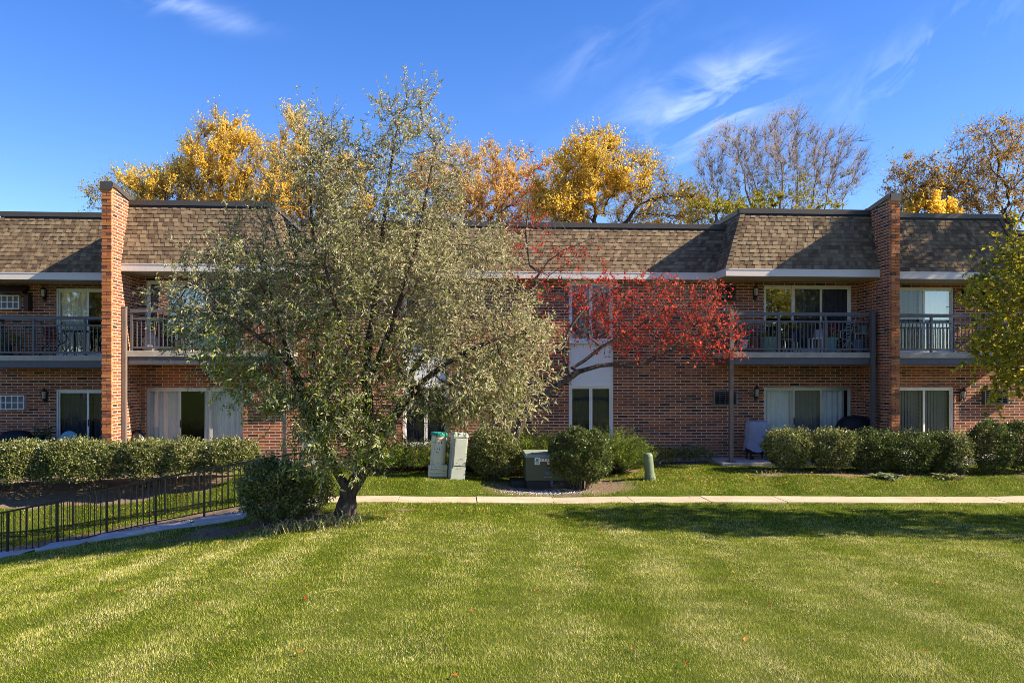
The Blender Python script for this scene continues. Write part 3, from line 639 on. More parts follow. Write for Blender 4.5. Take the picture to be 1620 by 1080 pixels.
def balcony(x0, x1, yf, yw, zt=2.94, n=3, side=None, h=1.075):
    mb = MB(); mb.box(x0, x1, yf - .06, yw - .005, zt - .15, zt); S = mb.build('balcony_slab', CONC, None, bevel=.008); S.parent = BLD; S.location = (0, -22.8, 0)
    mb = MB(); mb.box(x0 + .1, x1 - .02, yf - .03, yf + .07, zt - .34, zt - .152)
    mb.box(x0 + .1, x1 - .02, yf - .045, yf - .031, zt - .34, zt - .325); mb.box(x0 + .1, x1 - .02, yf - .045, yf - .031, zt - .167, zt - .152)
    for x in (x0 + .1, x1 - .1): mb.box(x, x + .08, yf + .07, yw - .01, zt - .34, zt - .152)
    b = mb.build('beam', BEAM, None); b.parent = S
    railing((x0 + .14, yf, 0), (x1 - .1, yf, 0), zt, zt + h, S, n)
    if side == 'L': railing((x0 + .1, yf + .05, 0), (x0 + .1, yw - .02, 0), zt, zt + h, S, 1)
    if side == 'R': railing((x1 - .1, yf + .05, 0), (x1 - .1, yw - .02, 0), zt, zt + h, S, 1)
    return S
S1 = balcony(7.24, 11.38, 21.7, YW, side='L')
S2 = balcony(-8.5, 2 * CX - 7.24, 21.7, YW, side='R')
S3 = balcony(11.67, 15.9, 22.0, YWR, side='R')
S4 = balcony(-13.1, -8.78, 23.4, YWL, zt=2.86, side='L')
def post(x, y, z0, z1, parent, mat=POST, w_=.05, foot=True):
    mb = MB(); mb.box(x - w_, x + w_, y - w_, y + w_, z0, z1)
    if foot: mb.box(x - .11, x + .11, y - .11, y + .11, z0 - .002, z0 + .02); mb.box(x - .055, x + .055, y - .055, y + .055, z0 + .02, z0 + .06)
    mb.box(x - w_ - .008, x + w_ + .008, y - w_ - .008, y + w_ + .008, z1, z1 + .025)
    p = mb.build('post', mat, None, bevel=.006); p.parent = parent
post(7.33, 21.58, 0, 4.04, S1); post(2 * CX - 7.33, 21.58, 0, 4.04, S2)
post(11.25, 21.58, 0, 4.04, S1, STEEL, .055); post(-8.468, 21.58, 0, 4.04, S2, POST, .055)
post(15.85, 21.9, 0, 4.04, S3); post(-13.0, 23.3, -.1, 3.95, S4)
# patios
mb = MB()
for a, b, c, zz in ((7.0, 11.4, 21.3, 0.0), (2 * CX - 11.4, 2 * CX - 7.0, 21.3, 0.0), (11.66, 16, 21.6, 0.0), (-13.4, -8.77, 22.9, -.08)):
    mb.box(a, b, c, (YW if abs(c - 21.3) < .01 else (YWR if a > 0 else YWL)) - .004, zz - .25, zz)
o = mb.build('patio', PATIO, bevel=.015); o['kind'] = 'structure'
# ---------------------------------------------------------------- vegetation tools
def unit(a): return a / np.maximum(np.linalg.norm(a, axis=-1, keepdims=True), 1e-9)
def leaves(base, d, ln, wd, r, up=0.4, fold=0.25, curl=0.15):
    """one folded diamond leaf per row; returns verts, tris"""
    n = len(base); d = unit(d); rv = r.normal(size=(n, 3)); rv[:, 2] += up * 2; s = unit(np.cross(d, rv)); nn = unit(np.cross(s, d))
    ln = np.broadcast_to(ln, (n,))[:, None]; wd = np.broadcast_to(wd, (n,))[:, None]
    mid = base + d * ln * 0.45; V = np.stack([base, mid + s * wd * .5 + nn * wd * fold, base + d * ln - nn * ln * curl, mid - s * wd * .5 + nn * wd * fold], 1).reshape(-1, 3)
    i = np.arange(n)[:, None] * 4; T = np.concatenate([i + [0, 2, 1], i + [0, 3, 2]], 1).reshape(-1, 3); return V, T
def leaf_obj(name, base, d, ln, wd, r, mat, parent, rnd=None, **k):
    V, T = leaves(base, d, ln, wd, r, **k); rr = r.random(len(base)) if rnd is None else rnd
    o = link(name, tris_mesh(name, V - np.array(parent.location), T, np.repeat(rr, 4)), mat); o.parent = parent; return o
def limb_seeds(limbs, step, Y0):
    """limbs: list of (parent limb index, [(px,py,dY)...]); returns node positions and parents"""
    P, Q = [], []; ids = []
    for par, pts in limbs:
        pp = [np.array(pt(a, b, Y0 + c)) for a, b, c in pts]; mine = []
        if par is None: last = -1
        else:
            d = [np.linalg.norm(P[i] - pp[0]) for i in ids[par]]; last = ids[par][int(np.argmin(d))]
        st = 0
        seq = pp if par is None else [P[last]] + pp
        for a, b in zip(seq, seq[1:]):
            n = max(1, int(np.linalg.norm(b - a) / step))
            for k in range(n if not (a is seq[-2]) else n + 1):
                q = a + (b - a) * k / n
                if last >= 0 and np.linalg.norm(q - P[last]) < step * .3: continue
                P.append(q); Q.append(last); last = len(P) - 1; mine.append(last)
        ids.append(mine or [last])
    return P, Q
def colonize(A, P, Q, step, infl, kill, r, iters=120, wig=0.25, trop=(0, 0, 0), gate=0):
    P = [np.asarray(p, float) for p in P]; Q = list(Q); A = np.asarray(A, float); PP = np.array(P)
    D = np.full(len(A), 1e9); W = np.zeros(len(A), int)
    def upd(start):
        nonlocal D, W
        B = np.array(P[start:]); d = np.sqrt(((A[:, None] - B[None]) ** 2).sum(-1)); j = d.argmin(1); dm = d[np.arange(len(A)), j]; c = dm < D; D[c] = dm[c]; W[c] = j[c] + start
    upd(gate); trop = np.array(trop)
    for it in range(iters):
        live = D > kill
        if not live.all(): A = A[live]; D = D[live]; W = W[live]
        sel = D < infl
        if it < 12 and not sel.any(): sel = D < D.min() * 1.3 if len(D) else sel
        if not len(A) or not sel.any(): break
        ws = W[sel]; dirs = unit(A[sel] - np.array([P[i] for i in ws])); u, inv = np.unique(ws, return_inverse=True); S = np.zeros((len(u), 3)); np.add.at(S, inv, dirs)
        S = unit(unit(S) + r.normal(size=S.shape) * wig + trop); st = len(P)
        for k, i in enumerate(u): P.append(P[i] + S[k] * step); Q.append(int(i))
        if len(P) > 9000: break
        upd(st)
    return np.array(P), np.array(Q)
def radii(P, Q, rt, rroot, e=2.3):
    n = len(P); s = np.zeros(n); kids = np.zeros(n, int)
    for i in range(n):
        if Q[i] >= 0: kids[Q[i]] += 1
    s[kids == 0] = rt ** e
    for i in range(n - 1, -1, -1):
        if Q[i] >= 0: s[Q[i]] += s[i]
    rad = s ** (1 / e); m = rad[0]; k = math.log(rroot / rt) / max(1e-6, math.log(m / rt)); return rt * (rad / rt) ** k, kids
def branch_mesh(P, Q, rad, kids, r, flare=1.35):
    n = len(P); ch = [[] for _ in range(n)]
    for i in range(n):
        if Q[i] >= 0: ch[Q[i]].append(i)
    V, T = [], []; st = [(0, -1)]; off = 0
    while st:
        i, par = st.pop(); chain = [i]
        if par >= 0: chain = [par, i]
        c = i
        while ch[c]:
            k = sorted(ch[c], key=lambda j: -rad[j]); [st.append((j, c)) for j in k[1:]]; c = k[0]; chain.append(c)
        if len(chain) < 2: continue
        p = P[chain]; ra = rad[chain].copy()
        if par >= 0: ra[0] = ra[1]
        else: ra[0] *= flare; ra[1:2] *= 1.08
        m = ra.max(); K = 10 if m > .06 else 6 if m > .02 else 4 if m > .008 else 3
        t = unit(np.gradient(p, axis=0)); a = unit(np.cross(t, np.array([.31, .17, .93]))); b = np.cross(t, a); th = np.arange(K) * 2 * math.pi / K
        ring = p[:, None] + (a[:, None] * np.cos(th)[None, :, None] + b[:, None] * np.sin(th)[None, :, None]) * (ra[:, None, None] * (1 + (r.random((len(p), K))[..., None] - .5) * (.22 if m > .05 else .1)))
        V.append(ring.reshape(-1, 3)); q = []
        for s_ in range(len(p) - 1):
            for j in range(K): a0, a1 = s_ * K + j, s_ * K + (j + 1) % K; q.append((a0, a1, a1 + K)); q.append((a0, a1 + K, a0 + K))
        T.append(np.array(q) + off); off += len(p) * K
    return np.concatenate(V), np.concatenate(T)
def twig_mesh(o, e, rad):
    """thin 3-sided straight twigs"""
    t = unit(e - o); a = unit(np.cross(t, np.array([.3, .2, .9]))); b = np.cross(t, a); V = []
    for c, s_ in ((o, 1.0), (e, .35)):
        for k in range(3): th = k * 2.094; V.append(c + (a * math.cos(th) + b * math.sin(th)) * rad * s_)
    V = np.stack(V, 1).reshape(-1, 3); i = np.arange(len(o))[:, None] * 6
    T = np.concatenate([i + x for x in ([0, 1, 4], [0, 4, 3], [1, 2, 5], [1, 5, 4], [2, 0, 3], [2, 3, 5])], 1).reshape(-1, 3); return V, T
def ellips(cx, cy, rx, ry, Y, ry3, n, r, shell=0.0):
    """points inside an ellipsoid given by its outline in the photo and a depth radius"""
    c = np.array(pt(cx, cy, Y)); k = dep(c[0], Y) / F; d = unit(r.normal(size=(n, 3))); q = (shell + (1 - shell) * r.random(n) ** (1 / 3))[:, None]
    return c + d * q * np.array([rx * k, ry3, ry * k])
def make_tree(name, label, cat, base, limbs, Y0, lobes, n_att, step, r, bark, rt=.004, rroot=.15, leafmat=None, shoots=0, per=12, slen=.35, ln=.06, wd=.015, up=.3, spread=.9,
              kill=None, infl=None, twr=.0035, group=None, crown='foliage', trop=(0, 0, .05), leaf_keep=None, bare=0, gate=0, spread_leaf=.7, drop=0.0, e=2.3, wig=.25, thin=.02, tone=None, upz=None, size=None):
    root = thing(name, label, cat, base, 0, group)
    P, Q = limb_seeds(limbs, step, Y0) if isinstance(limbs, list) else limbs
    tot = sum(l[2] * l[3] * l[5] for l in lobes); A = np.concatenate([ellips(l[0], l[1], l[2], l[3], l[4], l[5], max(6, int(n_att * l[2] * l[3] * l[5] / tot * (l[6] if len(l) > 6 else 1))), r) for l in lobes])
    P, Q = colonize(A, P, Q, step, infl or step * 5, kill or step * 1.6, r, trop=trop, gate=gate, wig=wig)
    rad, kids = radii(P, Q, rt, rroot, e)
    V, T = branch_mesh(P, Q, rad, kids, r)
    par = np.maximum(Q, 0); dr = unit(P - P[par] + 1e-6)
    cand = np.where(rad < thin)[0]; cand = cand if len(cand) else np.arange(len(P))
    if shoots or bare:
        ns = shoots + bare; pick = cand[r.integers(0, len(cand), ns)]; rv = unit(r.normal(size=(ns, 3)))
        upv = np.full(ns, up) if upz is None else up + upz[1] * np.clip((P[pick, 2] - upz[0]) / 1.8, 0, 1)
        sd = unit(dr[pick] * .7 + rv * (spread * (1 - .45 * np.clip(upv, 0, 1)))[:, None] + np.array([0, 0, 1.0]) * upv[:, None]); sl_ = slen * (.5 + r.random(ns)); o_ = P[pick]; e_ = o_ + sd * sl_[:, None]
        if drop: e_[:, 2] -= drop * sl_ * r.random(ns)
        v2, t2 = twig_mesh(o_, e_, twr); T = np.concatenate([T, t2 + len(V)]); V = np.concatenate([V, v2])
        if bare:   # side twigs on bare shoots
            k = np.arange(ns); o3 = o_[k] + (e_ - o_) * r.random((ns, 1)); d3 = unit(sd + unit(r.normal(size=(ns, 3))) * .8); v3, t3 = twig_mesh(o3, o3 + d3 * sl_[:, None] * .6, twr * .7); T = np.concatenate([T, t3 + len(V)]); V = np.concatenate([V, v3])
    tr = link('trunk', tris_mesh('trunk', V - np.array(base), T, None, True), bark); tr.parent = root
    if shoots:
        o_, e_, sd = o_[:shoots], e_[:shoots], sd[:shoots]; t = (r.random((shoots, per)) * .95 + .05)[..., None]; B = (o_[:, None] * (1 - t) + e_[:, None] * t).reshape(-1, 3) + r.normal(size=(shoots * per, 3)) * .006
        D = unit(np.repeat(sd, per, 0) * spread_leaf + unit(r.normal(size=(len(B), 3))) - np.array([0, 0, drop]))
        if leaf_keep is not None: m = leaf_keep(B); B, D = B[m], D[m]
        n = len(B); sr = np.repeat(r.random(shoots), per)
        if leaf_keep is not None: sr = sr[m]
        rv_ = np.clip(.65 * r.random(n) + .35 * sr, 0, 1)
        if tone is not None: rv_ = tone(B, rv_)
        sz = np.ones(n) if size is None else size(B)
        leaf_obj(crown, B, D, sz * ln * (.6 + .8 * r.random(n)), sz * wd * (.7 + .6 * r.random(n)), r, leafmat, root, rnd=rv_, up=.5)
    return root
BARK = bark_mat('bark_dark', (.028, .02, .016), (.15, .11, .085)); BARKG = bark_mat('bark_grey', (.06, .05, .042), (.2, .17, .145))
L_OLIVE = leaf_mat('leaf_olive', [(.08, .14, .008), (.17, .26, .014), (.30, .37, .025), (.22, .22, .05), (.36, .335, .16), (.58, .535, .34), (.27, .26, .11), (.42, .25, .1)], .38, .42, .45, .9, .8, (.56, .52, .33))
L_RED = leaf_mat('leaf_red', [(.26, .025, .02), (.52, .04, .032), (.64, .07, .05), (.66, .17, .07), (.34, .05, .04)], .4, .5, .25, 2, .85)
L_GOLD = leaf_mat('leaf_gold', [(.62, .46, .06), (.80, .54, .05), (.90, .64, .08), (.94, .74, .2), (.86, .58, .06), (.66, .42, .05)], .5, .5, .3, .5, .8)
L_GOLD2 = leaf_mat('leaf_pale_gold', [(.66, .40, .09), (.8, .54, .17), (.85, .6, .25), (.68, .41, .09)], .5, .5, .3, .5, .8)
L_LOCUST = leaf_mat('leaf_locust', [(.3, .28, .09), (.46, .39, .1), (.56, .45, .12), (.25, .24, .09)], .5, .5, .3, .7, .75)
L_LOCUSTB = leaf_mat('leaf_locust_brown', [(.2, .11, .06), (.55, .36, .08), (.7, .48, .1), (.28, .16, .08), (.75, .54, .12)], .45, .5, .3, .7, .8)
L_YG = leaf_mat('leaf_yellowgreen', [(.2, .2, .03), (.36, .33, .04), (.5, .42, .05)], .4, .5, .3, .7, .8)
L_LIME = leaf_mat('leaf_lime', [(.11, .15, .02), (.24, .25, .03), (.42, .37, .035), (.6, .48, .04), (.16, .2, .03)], .5, .45, .3, 1.2, .8)
# ---- main tree
r1 = np.random.default_rng(5); Y0 = 15.1; zb = G(X_(546, Y0), Y0)
limbs = [(None, [(546, 818, 0.00), (549, 795, 0.00), (552, 778, 0.00)]),
         (0, [(541, 760, 0.00), (528, 737, -0.00), (513, 705, -0.02), (497, 672, -0.05), (484, 640, -0.07), (470, 600, -0.16), (455, 555, -0.15), (438, 505, -0.15), (425, 450, -0.05), (415, 400, 0.05)]),
         (0, [(562, 762, -0.05), (577, 738, -0.15), (590, 722, -0.19), (603, 700, -0.29), (620, 668, -0.41), (642, 632, -0.59), (668, 604, -0.75), (700, 578, -0.91), (745, 552, -1.05), (800, 530, -1.15)]),
         (2, [(588, 700, -0.14), (583, 672, -0.10), (582, 640, -0.17), (580, 600, -0.21), (582, 555, -0.25), (590, 500, -0.25), (597, 440, -0.15), (604, 380, -0.15), (612, 310, -0.25), (622, 240, -0.35), (632, 180, -0.45)]),
         (3, [(592, 585, -0.49), (606, 550, -0.75), (622, 510, -0.85), (640, 460, -0.85), (655, 400, -0.85), (668, 340, -0.85), (680, 280, -0.85), (690, 230, -0.75)]),
         (1, [(455, 575, -0.62), (425, 545, -0.95), (385, 515, -1.15), (345, 480, -1.25), (310, 445, -1.25)]),
         (1, [(492, 600, 0.04), (500, 540, 0.15), (502, 470, 0.25), (498, 400, 0.15), (492, 330, 0.05), (490, 270, -0.05)]),
         (2, [(650, 590, -0.28), (690, 540, 0.05), (730, 490, 0.35), (760, 440, 0.45), (780, 400, 0.45)]),
         (3, [(560, 540, -0.85), (530, 480, -1.25), (515, 420, -1.45), (520, 350, -1.45)])]
lobes = [(600, 440, 150, 190, 14.65, 1.58), (400, 490, 128, 120, 14.65, 1.22), (325, 470, 72, 80, 14.55, 0.72), (742, 530, 128, 150, 14.55, 1.30), (820, 590, 60, 80, 14.35, 0.72, 1.2), (640, 245, 72, 108, 14.65, 0.72, 1.3), (690, 300, 55, 80, 14.65, 0.65, 1.0), (505, 265, 70, 108, 14.65, 0.65, 1.2), (560, 300, 60, 80, 14.65, 0.65), (455, 330, 50, 70, 14.65, 0.58), (770, 430, 60, 80, 14.55, 0.72), (575, 640, 130, 95, 14.35, .9, 1.3),
         (440, 610, 80, 60, 14.45, .75, 1.5), (545, 705, 75, 48, 14.15, .4, 3.5), (500, 560, 90, 70, 13.95, .5, 1.4), (380, 385, 40, 50, 14.65, 0.50), (700, 640, 70, 60, 14.35, 0.65, .8), (790, 655, 40, 40, 14.25, 0.43)]
def keep_main(B):
    # an airy window low in the crown, left of the middle limb
    px = 810 + F * (B[:, 0] * math.cos(TH) - B[:, 1] * math.sin(TH)) / dep(B[:, 0], B[:, 1]); py = HY - F * (B[:, 2] - EYE) / dep(B[:, 0], B[:, 1]); c = np.array(pt(612, 575, 14.6)); d = np.sqrt(((B[:, 0] - c[0]) / .75) ** 2 + ((B[:, 2] - c[2]) / .9) ** 2)
    hi = np.clip((B[:, 2] - 6.3) / 2.4, 0, 1) * .2 + .62 * (vn(B[:, 0] + .35 * B[:, 1], B[:, 2], 1.7, 88) < .36)
    return (r1.random(len(B)) > (.62 * np.exp(-d ** 2)) + hi) & (B[:, 2] > .4) & ~((px > 655) & (py > 680 + 14 * r1.random(len(B)))) & ~((px > 625) & (px < 700) & (py > 640 + 30 * r1.random(len(B))))
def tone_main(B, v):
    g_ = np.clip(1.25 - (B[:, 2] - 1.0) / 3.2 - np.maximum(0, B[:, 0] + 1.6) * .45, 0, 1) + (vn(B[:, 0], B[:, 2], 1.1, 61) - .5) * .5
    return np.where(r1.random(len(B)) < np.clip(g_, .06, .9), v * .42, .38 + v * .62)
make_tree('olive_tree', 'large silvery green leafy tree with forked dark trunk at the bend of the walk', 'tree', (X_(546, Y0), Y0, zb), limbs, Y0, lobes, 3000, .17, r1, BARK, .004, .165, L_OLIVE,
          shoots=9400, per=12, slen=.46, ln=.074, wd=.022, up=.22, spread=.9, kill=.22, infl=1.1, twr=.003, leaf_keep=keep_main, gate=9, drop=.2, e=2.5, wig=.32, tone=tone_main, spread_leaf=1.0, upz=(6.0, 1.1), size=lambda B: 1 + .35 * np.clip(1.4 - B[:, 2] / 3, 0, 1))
# ---- red crabapple by the wall
r2 = np.random.default_rng(9); Y0 = 20.2; zb = G(X_(806, Y0), Y0)
limbs = [(None, [(806, 738, 0), (812, 705, 0), (822, 675, 0)]),
         (0, [(835, 650, 0), (858, 628, 0), (885, 607, -.1), (915, 588, -.1), (950, 578, -.2), (985, 575, -.2), (1020, 574, -.2), (1048, 560, -.2), (1085, 545, -.2), (1125, 528, -.2), (1160, 520, -.2)]),
         (1, [(905, 582, .1), (925, 570, .1), (950, 550, .1), (985, 530, .1), (1020, 510, 0), (1050, 490, 0)]),
         (0, [(820, 640, .2), (822, 590, .3), (832, 530, .3), (842, 480, .3), (848, 440, .2), (868, 412, .1), (895, 394, 0), (925, 382, 0), (945, 374, 0)]),
         (3, [(868, 436, .1), (895, 418, 0), (925, 400, 0), (950, 405, 0)]), (3, [(838, 420, .2), (832, 370, .2), (836, 320, .2), (846, 270, .2), (838, 235, .2)]),
         (1, [(900, 590, -.3), (890, 560, -.4), (900, 520, -.4), (930, 480, -.4), (960, 450, -.4)]), (1, [(1060, 552, 0), (1090, 520, .1), (1120, 490, .1), (1140, 460, .1)])]
lobes = [(1020, 500, 135, 70, 20.2, .9), (1110, 510, 66, 68, 20.1, .8), (945, 480, 60, 55, 20.2, .7), (1168, 530, 26, 50, 20.0, .4, .7), (832, 380, 45, 95, 20.4, .6, .9), (880, 560, 45, 55, 20.2, .6, .5), (850, 480, 30, 50, 20.3, .5, .4), (905, 385, 45, 30, 20.2, .5, .35)]
def keep_red(B):
    z = B[:, 2]; x = B[:, 0]; xa = X_(850, 20.2); p = np.where(z > 5.5, np.where(x > xa + .3, .03, .42), np.where(x < xa + .5, .7, .95)); return r2.random(len(B)) < p
make_tree('crabapple_tree', 'low spreading crabapple with sparse scarlet leaves in front of the brick wall', 'tree', (X_(806, Y0), Y0, zb), limbs, Y0, lobes, 900, .17, r2, bark_mat('bark_crab', (.035, .025, .02), (.20, .15, .125)), .004, .105, L_RED,
          shoots=1800, per=3, slen=.30, ln=.085, wd=.048, up=.12, spread=1.1, kill=.21, infl=1.1, twr=.0035, leaf_keep=keep_red, gate=6, bare=1500, e=2.4, wig=.4)
# ---- lime tree at the right edge (and more of its kind beyond the frame, which throw the shade on the lawn)
r3 = np.random.default_rng(12); Yl = 13.5; xl = 10.9; zb = G(xl, Yl)
def straight(x, y, z0, h, step, lean=0, r=None):
    P = [np.array([x + lean * (k * step / h), y, z0 + k * step]) for k in range(int(h / step) + 1)]; return P, [i - 1 for i in range(len(P))]
lt = make_tree('lime_tree', 'small tree with yellow green heart shaped leaves at the right edge of the lawn', 'tree', (xl, Yl, zb), straight(xl, Yl, zb, 4.2, .2), Yl,
          [(1700, 480, 150, 150, Yl, 1.75), (1640, 560, 95, 80, Yl, 1.3), (1690, 380, 80, 80, Yl, 1.2)], 1000, .2, r3, BARKG, .004, .085, L_LIME, shoots=2100, per=6, slen=.34, ln=.085, wd=.075, up=.1, spread=1.0, kill=.26, infl=1.3, gate=6, drop=.35)
def copy_tree(src, loc, rz, s, label=None):
    c = src.copy(); COL.objects.link(c); c.location = loc; c.rotation_euler = (0, 0, rz); c.scale = (s, s, s)
    if label: c['label'] = label
    for ch in src.children: d = ch.copy(); COL.objects.link(d); d.parent = c
    return c
copy_tree(lt, (16.2, 12.9, G(16.2, 12.9)), 2.1, 1.15, 'yellow green lime tree standing out of frame to the right of the lawn')
# ---- trees behind the building
def bgtree(name, label, px, Y, lobes, n_att, step, seed, bark, mat, shoots, per, slen, ln, wd, fork=6.0, rroot=.2, group='trees behind the building', **k):
    r = np.random.default_rng(seed); x = X_(px, Y); z0 = -.2; P, Q = straight(x, Y, z0, fork, step)
    k.setdefault('leaf_keep', lambda B: r.random(len(B)) > .75 * (vn(B[:, 0] + .4 * B[:, 1], B[:, 2], .85, seed) < .36))
    return make_tree(name, label, 'tree', (x, Y, z0), (P, Q), Y, lobes, n_att, step, r, bark, k.pop('rt', .008), rroot, mat, shoots, per, slen, ln, wd, group=group, kill=k.pop('kill', step * 1.5), infl=k.pop('infl', step * 9), gate=max(1, len(P) - 6), twr=k.pop('twr', .0042), **k)
bgtree('locust_tree', 'olive yellow thin crowned tree behind the left end of the roof', 270, 42, [(270, 330, 120, 68, 42, 2.2), (200, 320, 60, 50, 42, 1.6), (330, 290, 65, 60, 42, 1.8), (160, 330, 36, 45, 42, 1.2, .8)], 900, .42, 31, BARKG, L_LOCUST, 2300, 6, .6, .11, .065, 7, bare=1300, thin=.05)
bgtree('maple_tree', 'bright golden tree rising highest behind the left roof', 350, 38, [(345, 275, 62, 75, 38, 1.5), (290, 325, 95, 55, 38, 1.7), (400, 300, 70, 80, 38, 1.7), (345, 222, 42, 38, 38, .9), (232, 322, 52, 42, 38, 1.0)], 950, .36, 32, BARKG, L_GOLD, 6200, 9, .75, .10, .068, 7, up=.9, thin=.05, bare=150)
bgtree('maple_tree', 'golden tree glimpsed through the top of the silvery tree', 480, 40, [(480, 290, 60, 85, 40, 1.6), (540, 320, 60, 70, 40, 1.6), (462, 220, 28, 45, 40, .9)], 600, .38, 33, BARKG, L_GOLD, 3300, 8, .75, .10, .068, 7, up=.9, thin=.05, bare=100)
bgtree('elm_tree', 'pale gold fine twigged tree just right of the silvery tree top', 770, 44, [(765, 300, 85, 75, 44, 2.2), (700, 300, 60, 70, 44, 2), (850, 315, 75, 70, 44, 1.8), (830, 270, 40, 40, 44, 1.2)], 1100, .4, 34, BARKG, L_GOLD2, 6200, 9, .55, .10, .062, 7, bare=500, thin=.05)
bgtree('maple_tree', 'deep yellow tree with dark limbs above the middle of the roof', 950, 40, [(935, 270, 55, 60, 40, 1.9), (1005, 300, 58, 60, 40, 1.7), (895, 325, 62, 50, 40, 1.7), (1060, 325, 62, 42, 40, 1.3), (940, 232, 42, 22, 40, .9), (1092, 318, 26, 22, 40, .8)], 900, .38, 35, BARK, L_GOLD, 6400, 9, .68, .105, .072, 6.5, thin=.05, bare=150)
bgtree('bushy_tree', 'small yellow green tree at the foot of the bare tree, left side', 1130, 37, [(1130, 345, 50, 32, 37, 1.2)], 250, .4, 36, BARKG, L_YG, 520, 6, .45, .12, .08, 8.5, bare=100, thin=.05)
# bare tree: many rising limbs
r6 = np.random.default_rng(41); Yb = 40; xb = X_(1245, Yb)
P6 = [np.array([xb, Yb, -.2 + .5 * k]) for k in range(14)]; Q6 = [i - 1 for i in range(14)]
for px, py, dy in ((1120, 260, .5), (1165, 215, -1), (1190, 240, 1.5), (1235, 200, -.5), (1265, 205, 1.0), (1300, 215, -1.5), (1320, 235, 1), (1350, 265, 0), (1365, 300, .8), (1100, 240, -1.5)):
    e_ = np.array(pt(px, py, Yb + dy)); s_ = P6[13] - np.array([0, 0, r6.random() * 2.2]); last = int(np.argmin([np.linalg.norm(p - s_) for p in P6[:14]])); s_ = P6[last]; n = int(np.linalg.norm(e_ - s_) / .5 * .72)
    for k in range(1, n + 1):
        t = k / n * .78; q = s_ * (1 - t) + e_ * t; q = q + np.array([(e_ - s_)[0] * .10 * math.sin(math.pi * t), 0, -.9 * math.sin(math.pi * t) * abs((e_ - s_)[0]) * .12]) + r6.normal(size=3) * .07
        P6.append(q); Q6.append(last); last = len(P6) - 1
make_tree('bare_tree', 'nearly leafless tree with fine upswept grey twigs left of the right brick pillar', 'tree', (xb, Yb, -.2), (P6, Q6), Yb, [(1160, 265, 62, 62, 40, 2.2), (1245, 255, 70, 72, 40, 2.4), (1320, 270, 52, 58, 40, 2.0), (1240, 320, 110, 25, 40, 2, .7)], 2000, .36, r6, bark_mat('bark_ash', (.2, .145, .1), (.38, .3, .23)), .0045, .22, L_YG,
          shoots=500, per=4, slen=.6, ln=.12, wd=.08, up=.5, spread=.75, kill=.48, infl=3.5, twr=.005, bare=7500, gate=15, group='trees behind the building', e=1.9, leaf_keep=lambda B: (r6.random(len(B)) < np.where(B[:, 2] < 12.2, 1.0, .25)), thin=.04, trop=(0, 0, .25), wig=.15)
bgtree('bushy_tree', 'low bright yellow crown showing under the bare tree', 1240, 38, [(1190, 332, 50, 28, 38, 1.2), (1270, 330, 60, 30, 38, 1.2), (1265, 290, 22, 22, 38, .6, .5)], 350, .4, 37, BARKG, L_YG, 620, 7, .4, .12, .08, 9, thin=.05)
bgtree('locust_tree', 'brown and gold locust with hanging pods right of the right brick pillar', 1470, 36, [(1450, 285, 50, 42, 36, 1.6), (1490, 300, 45, 45, 36, 1.6), (1440, 318, 40, 25, 36, 1.2)], 600, .4, 38, BARK, L_LOCUSTB, 1100, 6, .6, .12, .055, 7, drop=.6, up=0, bare=700, wig=.4, thin=.05)
bgtree('locust_tree', 'taller brown and gold locust with crooked limbs in the top right corner', 1580, 36, [(1560, 240, 62, 60, 36, 2), (1610, 260, 70, 75, 36, 2.2), (1545, 305, 50, 40, 36, 1.8), (1620, 320, 60, 40, 36, 1.6)], 1000, .42, 39, BARK, L_LOCUSTB, 1900, 6, .62, .12, .055, 7, drop=.6, up=0, bare=1200, wig=.4, thin=.05)
bgtree('bushy_tree', 'small clear yellow crown peeping over the roof beyond the right pillar', 1475, 35, [(1475, 332, 42, 22, 35, 1.0)], 200, .4, 40, BARKG, L_GOLD, 600, 8, .4, .12, .09, 9, thin=.05)
bgtree('shade_tree', 'tall tree out of frame right of the building that dapples the roof', 2010, 20.3, [(2010, 130, 190, 190, 20.3, 2.6)], 600, .4, 44, BARKG, L_LIME, 2600, 7, .5, .13, .11, 5, group='trees out of the frame', thin=.05)
for x, y, rz, s in ((-33, -26, 1, 1.0), (3, -30, 2, 1.05), (23, -17, 3, .9), (26, -24, 4, 1.1), (30, -20, 5, 1.0)):
    c = copy_tree(bpy.data.objects['locust_tree'] if x in (3, 26) else lt, (x, y, .2), rz, s if x in (3, 26) else 2.0, ['tall broad tree','round green tree','thin locust tree','leafy shade tree','second thin locust tree'][abs(int(rz)) - 1] + ' behind the camera, seen only mirrored in windows'); c['group'] = 'trees out of the frame'
